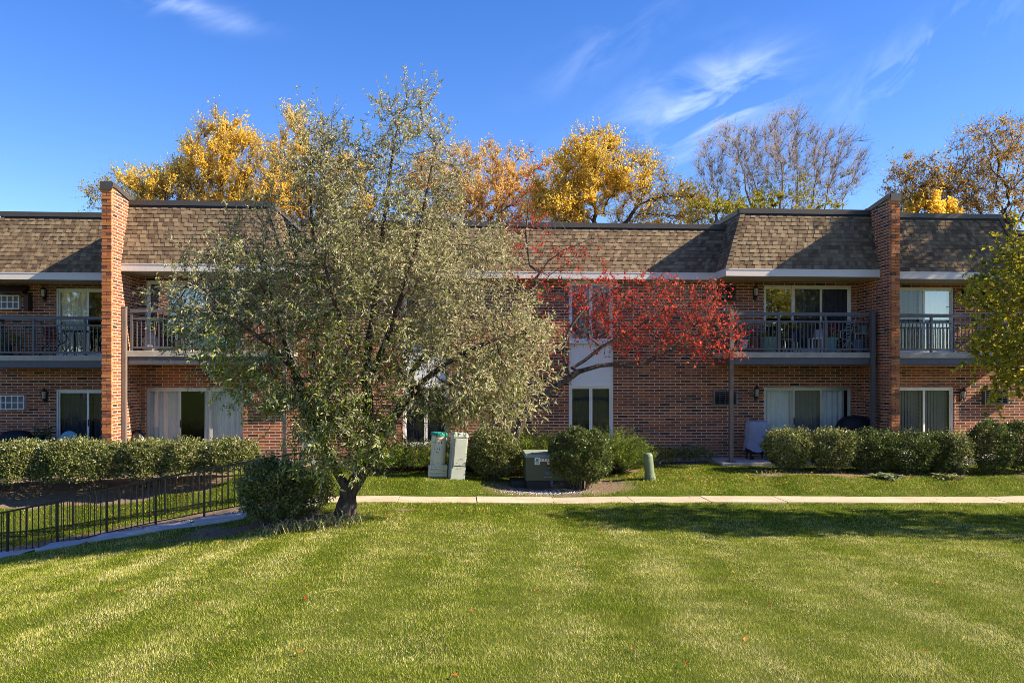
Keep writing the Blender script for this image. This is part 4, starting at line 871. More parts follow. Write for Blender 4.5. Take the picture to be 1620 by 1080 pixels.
# ---------------------------------------------------------------- shrubs
L_PRIVET = leaf_mat('leaf_privet', [(.05, .075, .014), (.10, .135, .024), (.17, .20, .04), (.28, .28, .1), (.40, .36, .2)], .3, .3, 1.3, 1.6, .75)
L_PRIVETD = leaf_mat('leaf_privet_dark', [(.04, .06, .013), (.075, .11, .02), (.12, .155, .03), (.24, .24, .1)], .28, .3, 1.2, 1.6, .75)
L_JUN = leaf_mat('leaf_juniper', [(.05, .08, .02), (.13, .18, .035), (.24, .29, .05), (.36, .36, .08)], .15, .6, .2, 1.6, .7)
def shrub(name, label, x, y, rx, ry, h, n, seed, mat=L_PRIVET, ln=.056, wd=.038, boxy=3.0, z=None, group=None, cat='shrub', stems=26, foot=.25, rough=.10, spiky=0.0, stemmat=None):
    """leaves on and under an uneven rounded-box shell, on visible stems"""
    r = np.random.default_rng(seed); z0 = G(x, y) if z is None else z; root = thing(name, label, cat, (x, y, z0), 0, group)
    d = unit(r.normal(size=(n * 2, 3))); d = d[d[:, 2] > -.75][:n]; k = (np.abs(d) ** boxy).sum(1) ** (-1 / boxy); n = len(d)
    bumps = 1 + rough * (vn(d[:, 0] * 3 + seed, d[:, 2] * 3 + d[:, 1] * 2, 1.3, seed) * 2 - 1) + rough * .6 * (vn(d[:, 0] * 8 + d[:, 1] * 5, d[:, 2] * 8, 1.3, seed + 1) * 2 - 1)
    dp = 1 - np.minimum(.55, r.exponential(.10, n)); q = k * bumps * dp
    S = d * q[:, None] * np.array([rx, ry, h * .5]); hz = h * .5 * (1 - foot * 0)
    B = S + np.array([0, 0, h * .53]); low = B[:, 2] < h * foot; tap = np.where(low, .5 + .5 * B[:, 2] / (h * foot), 1); B[:, 0] *= tap; B[:, 1] *= tap; B = B[B[:, 2] > .04]
    n = len(B); d = d[:n] if len(d) != n else d; D = unit(unit(B - np.array([0, 0, h * .4])) * .8 + unit(r.normal(size=(n, 3))) + np.array([0, 0, .35]))
    B = B + unit(B) * (r.random((n, 1)) ** 6) * spiky * h
    V, T = leaves(B, D, ln * (.6 + .8 * r.random(n)), wd * (.6 + .7 * r.random(n)), r, up=.5)
    o = link('foliage', tris_mesh('foliage', V, T, np.repeat(r.random(n), 4)), mat); o.parent = root
    if stems:
        a = r.random(stems) * 6.28; q = r.random(stems) ** .5; o1 = np.stack([np.cos(a) * q * rx * .35, np.sin(a) * q * ry * .35, np.zeros(stems) - .05], 1); o2 = np.stack([np.cos(a) * q * rx * .85, np.sin(a) * q * ry * .85, h * (.5 + .42 * r.random(stems))], 1)
        om = (o1 + o2) / 2 + r.normal(size=(stems, 3)) * .04; v1, t1 = twig_mesh(o1, om, .009); v2, t2 = twig_mesh(om, o2, .006)
        s_ = link('stems', tris_mesh('stems', np.concatenate([v1, v2]), np.concatenate([t1, t2 + len(v1)])), stemmat or BARKG); s_.parent = root
    return root
# long clipped hedge on the left: one row of bushes grown together
def hedge(name, label, x0, x1, y, ry, h, n, seed, mat):
    r = np.random.default_rng(seed); xm = (x0 + x1) / 2; z0 = G(xm, y); root = thing(name, label, 'hedge', (xm, y, z0), 0)
    L_ = x1 - x0; u = r.random(n) * L_ - L_ / 2; a = r.random(n) * math.pi * 1.25 - math.pi * .125; e = 2.6
    cy, sz = np.cos(a), np.sin(a); k = (np.abs(cy) ** e + np.abs(sz) ** e) ** (-1 / e); clump = .93 + .09 * np.sin(u * 5.2 + np.sin(u * 1.7) * 1.5) + .14 * (vn(u * 2, a * 2, 1.4, seed) - .5) + .1 * (vn(u * 7, a * 6, 1.2, seed + 1) - .5)
    q = k * clump * (1 - np.minimum(.5, r.exponential(.09, n))); end = np.sqrt(np.clip(1 - (np.abs(u) / (L_ / 2)) ** 14, 0, 1)); q = q * (.6 + .4 * end)
    B = np.stack([u, cy * q * ry, h * .46 + sz * q * h * .52], 1); gap = (.5 + .5 * np.sin(u * 5.2 + 1)); B[:, 1] *= np.where(B[:, 2] < .35, .7 + .3 * B[:, 2] / .35, 1); B = B[(B[:, 2] > .06 + .22 * gap * r.random(n))]; n = len(B)
    gz = ground(B[:, 0] + xm, np.full(n, y)) - z0; B[:, 2] += gz * 1.0 * (1 - B[:, 2] / h)
    D = unit(np.stack([r.normal(size=n) * .7, B[:, 1] * 1.2 + r.normal(size=n) * .7, (B[:, 2] - h * .3) + .3 + r.normal(size=n) * .6], 1))
    B[:, 2] += (r.random(n) ** 9) * .16 * (B[:, 2] > h * .8)
    V, T = leaves(B, D, .06 * (.6 + .8 * r.random(n)), .041 * (.6 + .7 * r.random(n)), r, up=.5)
    o = link('foliage', tris_mesh('foliage', V, T, np.repeat(r.random(n), 4)), mat); o.parent = root
    ns = int(L_ * 16); ux = np.round((r.random(ns) * L_) / 1.2) * 1.2 - L_ / 2 + r.normal(size=ns) * .1; o1 = np.stack([ux, r.normal(size=ns) * .1, ground(ux + xm, np.full(ns, y)) - z0 - .05], 1); o2 = o1 + np.stack([r.normal(size=ns) * .35, r.normal(size=ns) * .3, h * (.5 + .4 * r.random(ns))], 1)
    v1, t1 = twig_mesh(o1, o2, .009); s_ = link('stems', tris_mesh('stems', v1, t1), BARKG); s_.parent = root; return root
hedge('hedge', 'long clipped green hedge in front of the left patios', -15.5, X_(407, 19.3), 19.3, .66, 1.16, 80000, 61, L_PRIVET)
# row on the right
for i, (px, rx, hh, lab) in enumerate(((1248, .56, 1.12, 'leftmost bush of the trimmed row before the right patio'), (1312, .56, 1.14, 'trimmed bush before the right patio, second from the left'), (1378, .6, 1.14, 'trimmed bush in the middle of the right patio row, behind the pale leafed plant'),
                                       (1437, .6, 1.1, 'trimmed bush in front of the right brick pillar'), (1487, .42, 1.08, 'loose topped bush ending the trimmed row by the blinds'))):
    p = X_(px, 20.2); shrub('bush', lab, p, 20.2 - .1 * (i % 2), rx + .05, .5, hh - .14, 8500, 70 + i, L_PRIVETD if i > 1 else L_PRIVET, group='bushes in the row before the right patio', foot=.62, spiky=.12, boxy=3.0, rough=.16)
shrub('bush', 'thin twiggy bush with pale bare stems before the vertical blinds', X_(1512, 19.9), 19.9, .36, .35, 1.02, 2300, 80, L_PRIVET, stems=40, rough=.3, boxy=2.2, spiky=.15)
shrub('bush', 'tall dark bush right of the twiggy one, in front of sunlit brick', X_(1568, 20.1), 20.1, .48, .5, 1.2, 7500, 81, L_PRIVETD, rough=.2, boxy=2.6, foot=.4, spiky=.08)
shrub('bush', 'dark bush cut by the right edge of the photo', X_(1622, 20.2), 20.2, .5, .5, 1.22, 8500, 82, L_PRIVETD, rough=.2, boxy=2.6, foot=.4, spiky=.08)
shrub('bush', 'round bush between the two pedestals and the green transformer', X_(783, 19.5), 19.5, .56, .5, 1.16, 13000, 83, L_PRIVET, rough=.16, boxy=2.3, spiky=.06)
shrub('bush', 'round bush leaning over the right side of the transformer', X_(918, 18.45), 18.45, .66, .55, 1.28, 15000, 84, L_PRIVETD, rough=.14, boxy=2.3, foot=.35, spiky=.05)
shrub('bush', 'dark rounded bush at the end of the black railing, left of the trunk', X_(438, 15.45), 15.3, .6, .55, 1.02, 12000, 85, L_PRIVET, rough=.28, boxy=2.3, spiky=.14)
shrub('bush', 'loose light green bush between the railing and the forked trunk', X_(498, 15.9), 15.75, .38, .4, .78, 2000, 86, L_PRIVET, rough=.4, boxy=2.1, spiky=.18)
def juniper(label, px, Y, rx, ry, h, n, seed, py=None):
    r = np.random.default_rng(seed); x = X_(px, Y); z0 = G(x, Y); root = thing('juniper', label, 'shrub', (x, Y, z0), 0)
    a = r.random(n) * 2 * math.pi; q = r.random(n) ** .6; ht = (.35 + .65 * vn(a * 2, q * 3, 1.5, seed)) * h * (1 - .55 * q ** 2)
    B = np.stack([np.cos(a) * q * rx, np.sin(a) * q * ry, ht * (.35 + .65 * r.random(n))], 1); D = unit(np.stack([np.cos(a) * .9, np.sin(a) * .7, .55 + 0 * a], 1) + r.normal(size=(n, 3)) * .22)
    k = 26; t = r.random((n, k, 1)); sl_ = .34 * (.6 + .6 * r.random((n, 1, 1))); C = B[:, None] + D[:, None] * t * sl_ + r.normal(size=(n, k, 3)) * .014; dd = unit(D[:, None] + r.normal(size=(n, k, 3)) * .55)
    V, T = leaves(C.reshape(-1, 3), dd.reshape(-1, 3), .06, .012, r, up=.2); rr = np.repeat(r.random(n), k) * .6 + r.random(n * k) * .4
    o = link('foliage', tris_mesh('foliage', V, T, np.repeat(rr, 4)), L_JUN); o.parent = root
    v1, t1 = twig_mesh(np.stack([B[:, 0] * .2, B[:, 1] * .2, np.zeros(n)], 1)[::4], B[::4], .007); s_ = link('stems', tris_mesh('stems', v1, t1), BARK); s_.parent = root
juniper('spreading dark juniper left of the green capped pedestal under the window', 650, 20.6, 1.0, .7, .8, 1000, 91)
juniper('spreading juniper behind the two utility pedestals', 735, 20.9, 1.0, .6, .95, 1000, 92)
juniper('wide juniper behind the green transformer box', 850, 20.6, 1.1, .8, 1.3, 1300, 93)
juniper('upswept juniper below the white framed window, nearest the bare brick', 968, 20.3, .85, .6, 1.3, 1100, 94)
# strap-leaved plants, pale leafed plant, weeds
def strappy(name, label, x, y, rx, ry, n, ln, wd, seed, mat, cat='plant', lean=.6, group=None):
    r = np.random.default_rng(seed); z0 = G(x, y); root = thing(name, label, cat, (x, y, z0), 0, group)
    B = np.stack([r.normal(size=n) * rx * .5, r.normal(size=n) * ry * .5, np.zeros(n)], 1); B[:, 2] = ground(B[:, 0] + x, B[:, 1] + y) - z0 - .01
    a = r.random(n) * 6.28; D = unit(np.stack([np.cos(a) * lean, np.sin(a) * lean, .8 + r.random(n) * .5], 1)); s = unit(np.stack([-np.sin(a), np.cos(a), 0 * a], 1)); L_ = ln * (.5 + .8 * r.random(n))[:, None]; W_ = wd * (.6 + .8 * r.random(n))[:, None]
    p1 = B + D * L_ * .5; dn = unit(D + np.stack([np.cos(a), np.sin(a), -1.2 + 0 * a], 1) * .55); p2 = p1 + dn * L_ * .5
    V = np.stack([B - s * W_ * .35, B + s * W_ * .35, p1 + s * W_ * .5, p1 - s * W_ * .5, p2], 1).reshape(-1, 3); i = np.arange(n)[:, None] * 5; T = np.concatenate([i + [0, 1, 2], i + [0, 2, 3], i + [3, 2, 4]], 1).reshape(-1, 3)
    o = link('foliage', tris_mesh('foliage', V, T, np.repeat(r.random(n), 5)), mat); o.parent = root; return root
L_IRIS = leaf_mat('leaf_iris', [(.1, .13, .03), (.2, .24, .08), (.33, .35, .17), (.42, .38, .2), (.3, .2, .1)], .3, .5, .3, 3, .85)
L_HOSTA = leaf_mat('leaf_pale_edge', [(.08, .12, .04), (.2, .25, .1), (.45, .47, .3), (.12, .16, .05)], .3, .4, .4, 8, .8)
for i, (px, Y, lab) in enumerate(((448, 14.25, 'strap leaved plant clump left below the dark bush'), (490, 14.3, 'strap leaved plant clump between the dark bush and trunk'), (535, 14.4, 'yellowing strap leaved plants beside the foot of the trunk'))):
    strappy('iris_clump', lab, X_(px, Y), Y, .4, .22, 75, .34, .022, 95 + i, L_IRIS, group='strap leaved plants by the forked tree')
strappy('hosta', 'low pale edged leafy plant in the grass before the bush row', X_(1403, 19.3), 19.3, .3, .2, 130, .26, .075, 99, L_HOSTA, lean=1.0)
strappy('hosta', 'low yellowing leafy plant at the foot of the twiggy bush', X_(1500, 19.4), 19.4, .34, .2, 110, .24, .06, 100, L_IRIS, lean=.9)
strappy('weed_clump', 'small green weed in the grass left of the bush row', X_(1212, 19.9), 19.9, .3, .15, 70, .22, .03, 101, L_PRIVET, lean=.9)
r9 = np.random.default_rng(77)
for i, (px, rx, lab) in enumerate(((1045, .35, 'leafy weeds along the brick wall nearest the green post'), (1075, .3, 'leafy weeds along the brick wall in the middle of the strip'), (1105, .3, 'leafy weeds along the brick wall beside the patio slab'))):
    shrub('weed_clump', lab, X_(px, 22.2), 22.2, rx, .2, .42, 420, 110 + i, L_YG if i == 0 else L_PRIVET, ln=.07, wd=.04, cat='plant', group='weeds along the brick wall', rough=.4, boxy=2, stems=14, spiky=.4)
# ---------------------------------------------------------------- grass and litter
def blades(name, label, x0, x1, y0, y1, dens, hgt, wd, seed, cond, green=0.0):
    r = np.random.default_rng(seed); out = []
    ys = np.arange(y0, y1, .5)
    for ya in ys:
        dn = dens(ya); n = int((x1(ya) - x0(ya)) * .5 * dn); out.append(np.stack([r.uniform(x0(ya), x1(ya), n), r.uniform(ya, min(ya + .5, y1), n)], 1))
    B = np.concatenate(out); keep = cond(B[:, 0], B[:, 1], r); B = B[keep]; n = len(B); x, y = B[:, 0], B[:, 1]; z = ground(x, y) + (vn(x, y, 2.2, 11) - .5) * .03 + (vn(x, y, 7, 12) - .5) * .012
    sc_ = np.maximum(1, y / 7.5); patch = .75 + .5 * vn(x, y, 1.9, seed + 5)
    L_ = hgt(y) * (.5 + .9 * r.random(n)) * patch; W_ = wd * sc_ * (.7 + .6 * r.random(n)); a = r.random(n) * 6.28
    u = x * math.cos(R(5)) - y * math.sin(R(5)) + (vn(x, y, .35, 9) - .5) * .5 + (vn(x, y, 3, 19) - .5) * .18; sg = np.tanh(2.5 * np.sin(u * 2 * math.pi / 1.25)) * (.4 + 1.1 * vn(x, y, .45, 33))  # mowing stripe: leans blades and also paints the paler sheen into their colour
    ln_ = r.random(n) * 1.1; tx = np.cos(a) * ln_ + math.sin(R(5)) * sg * .13; ty = np.sin(a) * ln_ + math.cos(R(5)) * sg * .13
    s = np.stack([-np.sin(a), np.cos(a)], 1); base = np.stack([x, y, z - .004], 1); tip = base + np.stack([tx * L_, ty * L_, L_], 1)
    V = np.stack([base + np.c_[s * W_[:, None] * .5, np.zeros(n)], base - np.c_[s * W_[:, None] * .5, np.zeros(n)], tip], 1).reshape(-1, 3); T = np.arange(n * 3).reshape(-1, 3)
    dry_shade = np.clip(.72 * r.random(n) + .20 * vn(x, y, 1.1, 21) + .2 * vn(x, y, 4, 22) + .062 * sg - .03 + .25 * (r.random(n) < .05) - green - .2 * sstep(13.2, 15.5, y) * (x > -1) * (green == 0), 0, 1)  # dryness, plus tree shade painted as greener blades across the far lawn
    o = link(name, tris_mesh(name, V, T, np.repeat(dry_shade, 3)), GRASS); o['kind'] = 'stuff'; tag(o, label, 'grass'); return o
GRASS = leaf_mat('grass_blade', [(.045, .085, .003), (.11, .18, .006), (.20, .26, .012), (.31, .33, .035), (.52, .47, .16), (.80, .70, .38)], .35, .5, .2, 2, .92)
def c_front(x, y, r): return (r.random(len(x)) > bed(x, y) * 1.2 - .05) & ~paved(x, y) & (y < 16.72)
def c_back(x, y, r): return (r.random(len(x)) > bed(x, y) * 1.25 - .05) & ~paved(x, y)
blades('lawn_grass', 'mown lawn grass with pale and dark mowing stripes in the foreground', lambda y: -.56 * y - 3.2, lambda y: .72 * y + 3.6, 4.0, 16.75, lambda y: 10500 * (6 / max(6, y)) ** 1.5, lambda y: .017 + .0011 * y, .0036, 201, c_front)
blades('lawn_grass', 'grass between the sidewalk and the building', lambda y: -.56 * y - 3.2, lambda y: .72 * y + 3.6, 16.5, 22.0, lambda y: 1500, lambda y: .038 + 0 * y, .0042, 202, lambda x, y, r: c_back(x, y, r) & ((y > 17.55) | ((x < WX0) & (y > 16.5))), green=.2)
def litter(name, label, cat, pts_, ln, wd, mat, seed, lift=.035):
    r = np.random.default_rng(seed); n = len(pts_); B = np.c_[pts_, ground(pts_[:, 0], pts_[:, 1]) + lift * r.random(n) + .012]; a = r.random(n) * 6.28; D = np.stack([np.cos(a), np.sin(a), r.normal(size=n) * .3], 1)
    V, T = leaves(B, D, ln * (.6 + .8 * r.random(n)), wd * (.6 + .8 * r.random(n)), r, up=2.5, fold=.3, curl=-.2); o = link(name, tris_mesh(name, V, T, np.repeat(r.random(n), 4)), mat); o['kind'] = 'stuff'; return tag(o, label, cat)
L_LIT = leaf_mat('leaf_litter', [(.3, .03, .015), (.42, .1, .03), (.5, .2, .06), (.4, .25, .13), (.2, .1, .05)], .2, .6, .2, 4, .9)
def scat(n, cx, cy, sx, sy): return np.c_[r9.normal(size=n) * sx + cx, r9.normal(size=n) * sy + cy]
LP = np.concatenate([scat(650, 4.5, 19.4, 3.2, .9), scat(420, 9, 18.8, 3, .8), scat(120, -6.2, 17.9, 1.4, .4), scat(220, -3.2, 14.95, .8, .18), scat(110, 0.5, 15.3, 2.5, .7), scat(90, 7, 15, 4, 1.0), scat(60, 2, 10, 6, 3), scat(70, -9, 16.9, 2.5, .12), scat(120, 0.6, 20, 1.2, .4), np.c_[r9.uniform(-10, 16, 500), r9.uniform(5.5, 21, 500)]])
LP = LP[(LP[:, 1] < 21.6) & (LP[:, 1] > 4.5)]
litter('fallen_leaves', 'red and tan fallen leaves scattered on the grass', 'leaf litter', LP, .045, .034, L_LIT, 301)
# stones: pebbles by the transformer and along the railing
STONE = leaf_mat('pebble', [(.2, .19, .18), (.36, .35, .34), (.45, .44, .42), (.28, .25, .22)], 0, .85, .2, 4, .9)
def pebbles(label, P_, s, seed):
    r = np.random.default_rng(seed); n = len(P_); z = ground(P_[:, 0], P_[:, 1]); S = s * (.5 + r.random(n)); o8 = np.array([[1, 0, 0], [0, 1, 0], [-1, 0, 0], [0, -1, 0], [0, 0, .7], [0, 0, -.7]], float)
    V = (np.c_[P_, z + S * .3][:, None] + o8[None] * S[:, None, None] * (.7 + .6 * r.random((n, 6, 1)))).reshape(-1, 3); f = np.array([[0, 1, 4], [1, 2, 4], [2, 3, 4], [3, 0, 4], [1, 0, 5], [2, 1, 5], [3, 2, 5], [0, 3, 5]]); T = (np.arange(n)[:, None, None] * 6 + f[None]).reshape(-1, 3)
    o = link('pebbles', tris_mesh('pebbles', V, T, np.repeat(r.random(n), 6)), STONE); o['kind'] = 'stuff'; tag(o, label, 'gravel')
pebbles('white and grey gravel in front of the transformer box', scat(600, 1.9, 18.02, .42, .12), .016, 401)
pebbles('pale gravel between the black railings and the steps', np.c_[r9.uniform(-17, X_(395, 16.6), 2600), r9.normal(size=2600) * .1 + 16.66], .02, 402)
# ---------------------------------------------------------------- railings beside the steps
def fence_ramp(label, Y, dz, seed):
    xa = X_(476, Y); px_top = [(476, 715.5), (395, 729), (317, 743), (238, 758.5), (161, 775), (78, 795), (0, 811), (-90, 828)]
    T_ = [np.array(pt(a, b, 16.62)) for a, b in px_top]      # line of the top rail, taken at the near railing
    k0 = 16.62
    def ztop(x):
        xs_ = [p[0] * Y / k0 for p in T_][::-1]; zs_ = [EYE + (p[2] - EYE) * Y / k0 for p in T_][::-1]; return float(np.interp(x, xs_, zs_))
    x1 = X_(476, Y); x0 = X_(-90, Y); root = thing('railing', label, 'railing', (x1, Y, ztop(x1) - 1.0), 0, 'black railings along the steps'); ox, oy, oz = root.location
    top = MB(); n = 24; P_ = [(x1 + (x0 - x1) * i / n - ox, 0, ztop(x1 + (x0 - x1) * i / n) - oz) for i in range(n + 1)]
    for a, b in zip(P_, P_[1:]):
        for w_, za, zb in ((.022, -.022, .012),): top.hexa([(b[0], -w_, b[2] + za), (a[0], -w_, a[2] + za), (a[0], w_, a[2] + za), (b[0], w_, b[2] + za)], [(b[0], -w_, b[2] + zb), (a[0], -w_, a[2] + zb), (a[0], w_, a[2] + zb), (b[0], w_, b[2] + zb)])
    t = top.build('top_rail', BLACKIRON, root)
    low = MB()
    for a, b in zip(P_, P_[1:]):
        za, zb = -.86, -.84; low.hexa([(b[0], -.01, b[2] + za), (a[0], -.01, a[2] + za), (a[0], .01, a[2] + za), (b[0], .01, b[2] + za)], [(b[0], -.01, b[2] + zb), (a[0], -.01, a[2] + zb), (a[0], .01, a[2] + zb), (b[0], .01, b[2] + zb)])
    low.build('bottom_rail', BLACKIRON, root)
    x = x1 - .01; i = 0; bl = MB()
    while x > x0:
        z1_ = ztop(x) - oz
        if i % 8 == 0:
            m = MB(); m.box(x - ox - .018, x - ox + .018, -.018, .018, G(x, Y) - oz - .1, z1_ - .023); m.build('post', BLACKIRON, root)
        else: bl.box(x - ox - .0065, x - ox + .0065, -.0065, .0065, z1_ - .842, z1_ - .023)
        x -= .117; i += 1
    bl.build('baluster', BLACKIRON, root); return root
fence_ramp('near black metal railing running down beside the steps, posts against the treads', 16.62, 0, 1)
fence_ramp('far black metal railing behind the near one, set into the grass bank', 17.75, 0, 2)
# ---------------------------------------------------------------- utility boxes
CREAM = plain('cream_plastic', (.6, .58, .44), .5, .35, .1, 4, 0, .05); TEAL = plain('teal_cap', (.015, .24, .19), .45, .4, .15, 5)
GREYM = plain('grey_green_metal', (.34, .37, .33), .5, .35, .12, 4, 0, .05); SCUFF = plain('scuff', (.10, .09, .07), .8); RUST = plain('rust', (.25, .12, .06), .9)
STICK = plain('sticker_white', (.68, .68, .66), .5, .3, .05); ORANGE = plain('sticker_orange', (.6, .16, .03), .5); BLACK = plain('letter_black', (.015, .015, .015), .6)
def letters(txt, size, mat, parent, loc, rx=90, rz=0, name='lettering', tilt=0):
    cu = bpy.data.curves.new(name, 'FONT'); cu.body = txt; cu.size = size; cu.align_x = 'CENTER'; cu.align_y = 'CENTER'; cu.extrude = .0015; cu.offset = size * .02
    tmp = bpy.data.objects.new('tmp', cu); COL.objects.link(tmp); dg = bpy.context.evaluated_depsgraph_get(); me = bpy.data.meshes.new_from_object(tmp.evaluated_get(dg)); bpy.data.objects.remove(tmp)
    me.materials.clear(); o = link(name, me, mat, parent); o.location = loc; o.rotation_euler = (R(rx), R(tilt), R(rz)); return o
x = X_(691, 19.4); zg = G(x, 19.4)
P1 = thing('utility_pedestal', 'cream cylinder utility pedestal with a green cap and ribbed square base', 'pedestal', (x, 19.4, zg - .02)); P1.rotation_euler = (R(0), R(3.2), R(6))
MB().lathe([(.18, .28), (.18, .30), (.176, .31), (.176, 1.0)], 32).build('body', CREAM, P1, smooth=False)
MB().lathe([(.19, .975), (.196, .98), (.196, 1.035), (.18, 1.06), (.02, 1.07)], 32).build('cap', TEAL, P1)
m = MB(); m.box(-.20, .20, -.17, .17, 0, .27)
for k in range(3):
    z = .03 + .085 * k; m.tube([(-.205, -.185, z + .03), (.205, -.185, z + .03)], .03, 8)
for s_ in (-1, 1): m.box(s_ * .2 - .02, s_ * .2 + .02, -.2, -.1, 0, .29)
m.tube([(-.2, -.17, .275), (.2, -.17, .275)], .025, 8); m.tube([(.1, -.2, .28), (.2, -.2, .31)], .018, 6)
m.build('base', CREAM, P1, bevel=.01)
def curved(mb, a0, a1, z0, z1, r, n=8):
    for i in range(n):
        t0, t1 = a0 + (a1 - a0) * i / n, a0 + (a1 - a0) * (i + 1) / n; mb.face([(r * math.sin(t0), -r * math.cos(t0), z0), (r * math.sin(t1), -r * math.cos(t1), z0), (r * math.sin(t1), -r * math.cos(t1), z1), (r * math.sin(t0), -r * math.cos(t0), z1)])
    return mb
o = curved(MB(), -.25, .35, .76, .88, .1785).build('warning_sticker', STICK, P1); curved(MB(), -.2, .38, .885, .915, .1785).build('warning_band', ORANGE, o); curved(MB(), .22, .32, .80, .86, .1805, 3).build('printing', BLACK, o)
curved(MB(), -.12, .14, .782, .79, .1805, 3).build('printing', BLACK, o); curved(MB(), -.2, .1, .81, .816, .1805, 3).build('printing', BLACK, o)
for t_, zz, a0, a1 in (('AP', .675, -.30, .22), ('FUT', .60, -.42, .28)):
    o = curved(MB(), a0, a1, zz - .034, zz + .034, .1785).build('letter_sticker', STICK, P1); nl = len(t_)
    for i, c in enumerate(t_): a = a0 + (a1 - a0) * (i + .5) / nl; letters(c, .062, BLACK, o, (.1805 * math.sin(a), -.1805 * math.cos(a), zz), 90, math.degrees(a))
m = MB(); m.lathe([(.012, 0), (.01, .008)], 8, (0, 0, 0)); q = m.build('bolt', RUST, P1); q.rotation_euler = (R(90), 0, 0); q.location = (0, -.176, .34)
x = X_(721, 19.15); zg = G(x, 19.15)
P2 = thing('utility_pedestal', 'grey green metal box pedestal with scuffed door, leaning right', 'pedestal', (x, 19.15, zg - .02)); P2.rotation_euler = (0, R(4.5), R(12)); P2.scale = (1.1, 1.1, 1.02)
m = MB(); m.hexa([(-.15, -.13, 0), (.17, -.13, 0), (.17, .15, 0), (-.15, .15, 0)], [(-.15, -.13, 1.0), (.17, -.13, 1.0), (.17, .15, 1.0), (-.15, .15, 1.0)]); m.build('body', GREYM, P2, bevel=.02)
m = MB(); m.hexa([(-.165, -.15, .96), (.185, -.15, .96), (.185, .165, .96), (-.165, .165, .96)], [(-.15, -.12, 1.08), (.17, -.12, 1.08), (.17, .15, 1.08), (-.15, .15, 1.08)]); m.build('hood', GREYM, P2, bevel=.03)
m = MB(); m.box(-.10, .135, -.142, -.131, .33, .94); d_ = m.build('door', GREYM, P2, bevel=.004)
m = MB(); m.box(-.115, -.1, -.14, -.13, .28, .945); m.box(-.15, .17, -.133, -.1305, .318, .324); d2 = m.build('seam', SCUFF, P2)
m = MB(); r_ = random.Random(3)
for k in range(14): a, b = r_.uniform(-.09, .12), r_.uniform(.25, .5); m.box(a, a + r_.uniform(.004, .03), -.1445 if b > .34 else -.1335, -.1425 if b > .34 else -.1305, b, b + r_.uniform(.004, .014))
m.build('scuffs', SCUFF, P2)
# transformer
TG = plain('transformer_green', (.06, .075, .042), .5, .35, .15, 3, 0, .05); TGL = plain('faded_green', (.23, .27, .2), .6, .3, .2, 4); VAULT = plain('vault_black', (.03, .028, .026), .8)
x = X_(872, 18.9); zg = G(x, 18.9); P3 = thing('transformer_box', 'dark green transformer cabinet with number stickers on a black base', 'transformer', (x, 18.9, zg))
hw = .62; m = MB(); m.box(-hw, hw, -.35, .5, .17, .74); m.build('cabinet', TG, P3, bevel=.012)
m = MB(); m.hexa([(-hw - .015, -.37, .70), (hw + .015, -.37, .70), (hw + .015, .52, .70), (-hw - .015, .52, .70)], [(-hw, -.34, .775), (hw, -.34, .775), (hw, .5, .80), (-hw, .5, .80)]); m.build('lid', TGL, P3, bevel=.01)
m = MB(); m.box(-hw + .02, hw + .1, -.36, .5, -.1, .168); m.box(-hw - .32, -hw + .018, -.2, .5, -.1, .15); m.build('base', VAULT, P3, bevel=.01)
m = MB(); m.box(-.06, .0, -.375, -.352, .1, .17); m.tube([(-.03, -.38, .12), (-.03, -.38, .05)], .02, 8); m.build('padlock', plain('lock_blue', (.06, .09, .2), .4), P3)
m = MB(); m.box(-.42, -.30, -.374, -.3715, .54, .70); o = m.build('sticker', STICK, P3); m = MB(); m.box(-.39, -.33, -.377, -.3745, .625, .675); m.box(-.40, -.35, -.3772, -.3747, .615, .64); m.build('emblem', TEAL, o)
m = MB()
for k in range(4): m.box(-.40, -.32, -.3765, -.3745, .56 + .012 * k, .566 + .012 * k)
m.build('printing', TG, o)
m = MB(); m.box(-.295, .22, -.374, -.3715, .615, .685); o = m.build('number_sticker', STICK, P3)
for i, c in enumerate('44505720'): letters(c, .062, BLACK, o, (-.262 + i * .064, -.376, .65))
m = MB(); m.box(-.135, .0, -.374, -.3715, .545, .608); o = m.build('number_sticker', STICK, P3)
for i, c in enumerate('C8'): letters(c, .06, BLACK, o, (-.1 + i * .064, -.376, .577))
m = MB(); m.box(-.17, -.075, -.356, -.3515, .32, .37); o = m.build('maker_badge', plain('badge_blue', (.03, .12, .32), .4), P3);
m = MB()
for k in range(7): m.box(-.2 + .027 * k, -.185 + .027 * k, -.3555, -.3515, .245, .262)
m.build('embossed_marks', TGL, P3)
# green post
x = X_(1029, 19.0); zg = G(x, 19.0); P4 = thing('marker_post', 'round topped pale green utility post leaning slightly in the grass', 'post', (x, 19.0, zg - .02)); P4.rotation_euler = (0, R(-6), 0)
GP = plain('pale_green_plastic', (.15, .19, .115), .5, .35, .12, 4, 0, .05)
MB().lathe([(.125, 0), (.122, .16), (.112, .165), (.112, .58), (.1, .62), (.07, .645), (.02, .655)], 28).build('body', GP, P4, smooth=False)
MB().lathe([(.13, 0), (.126, .12), (.12, .125)], 28).build('collar', GP, P4)
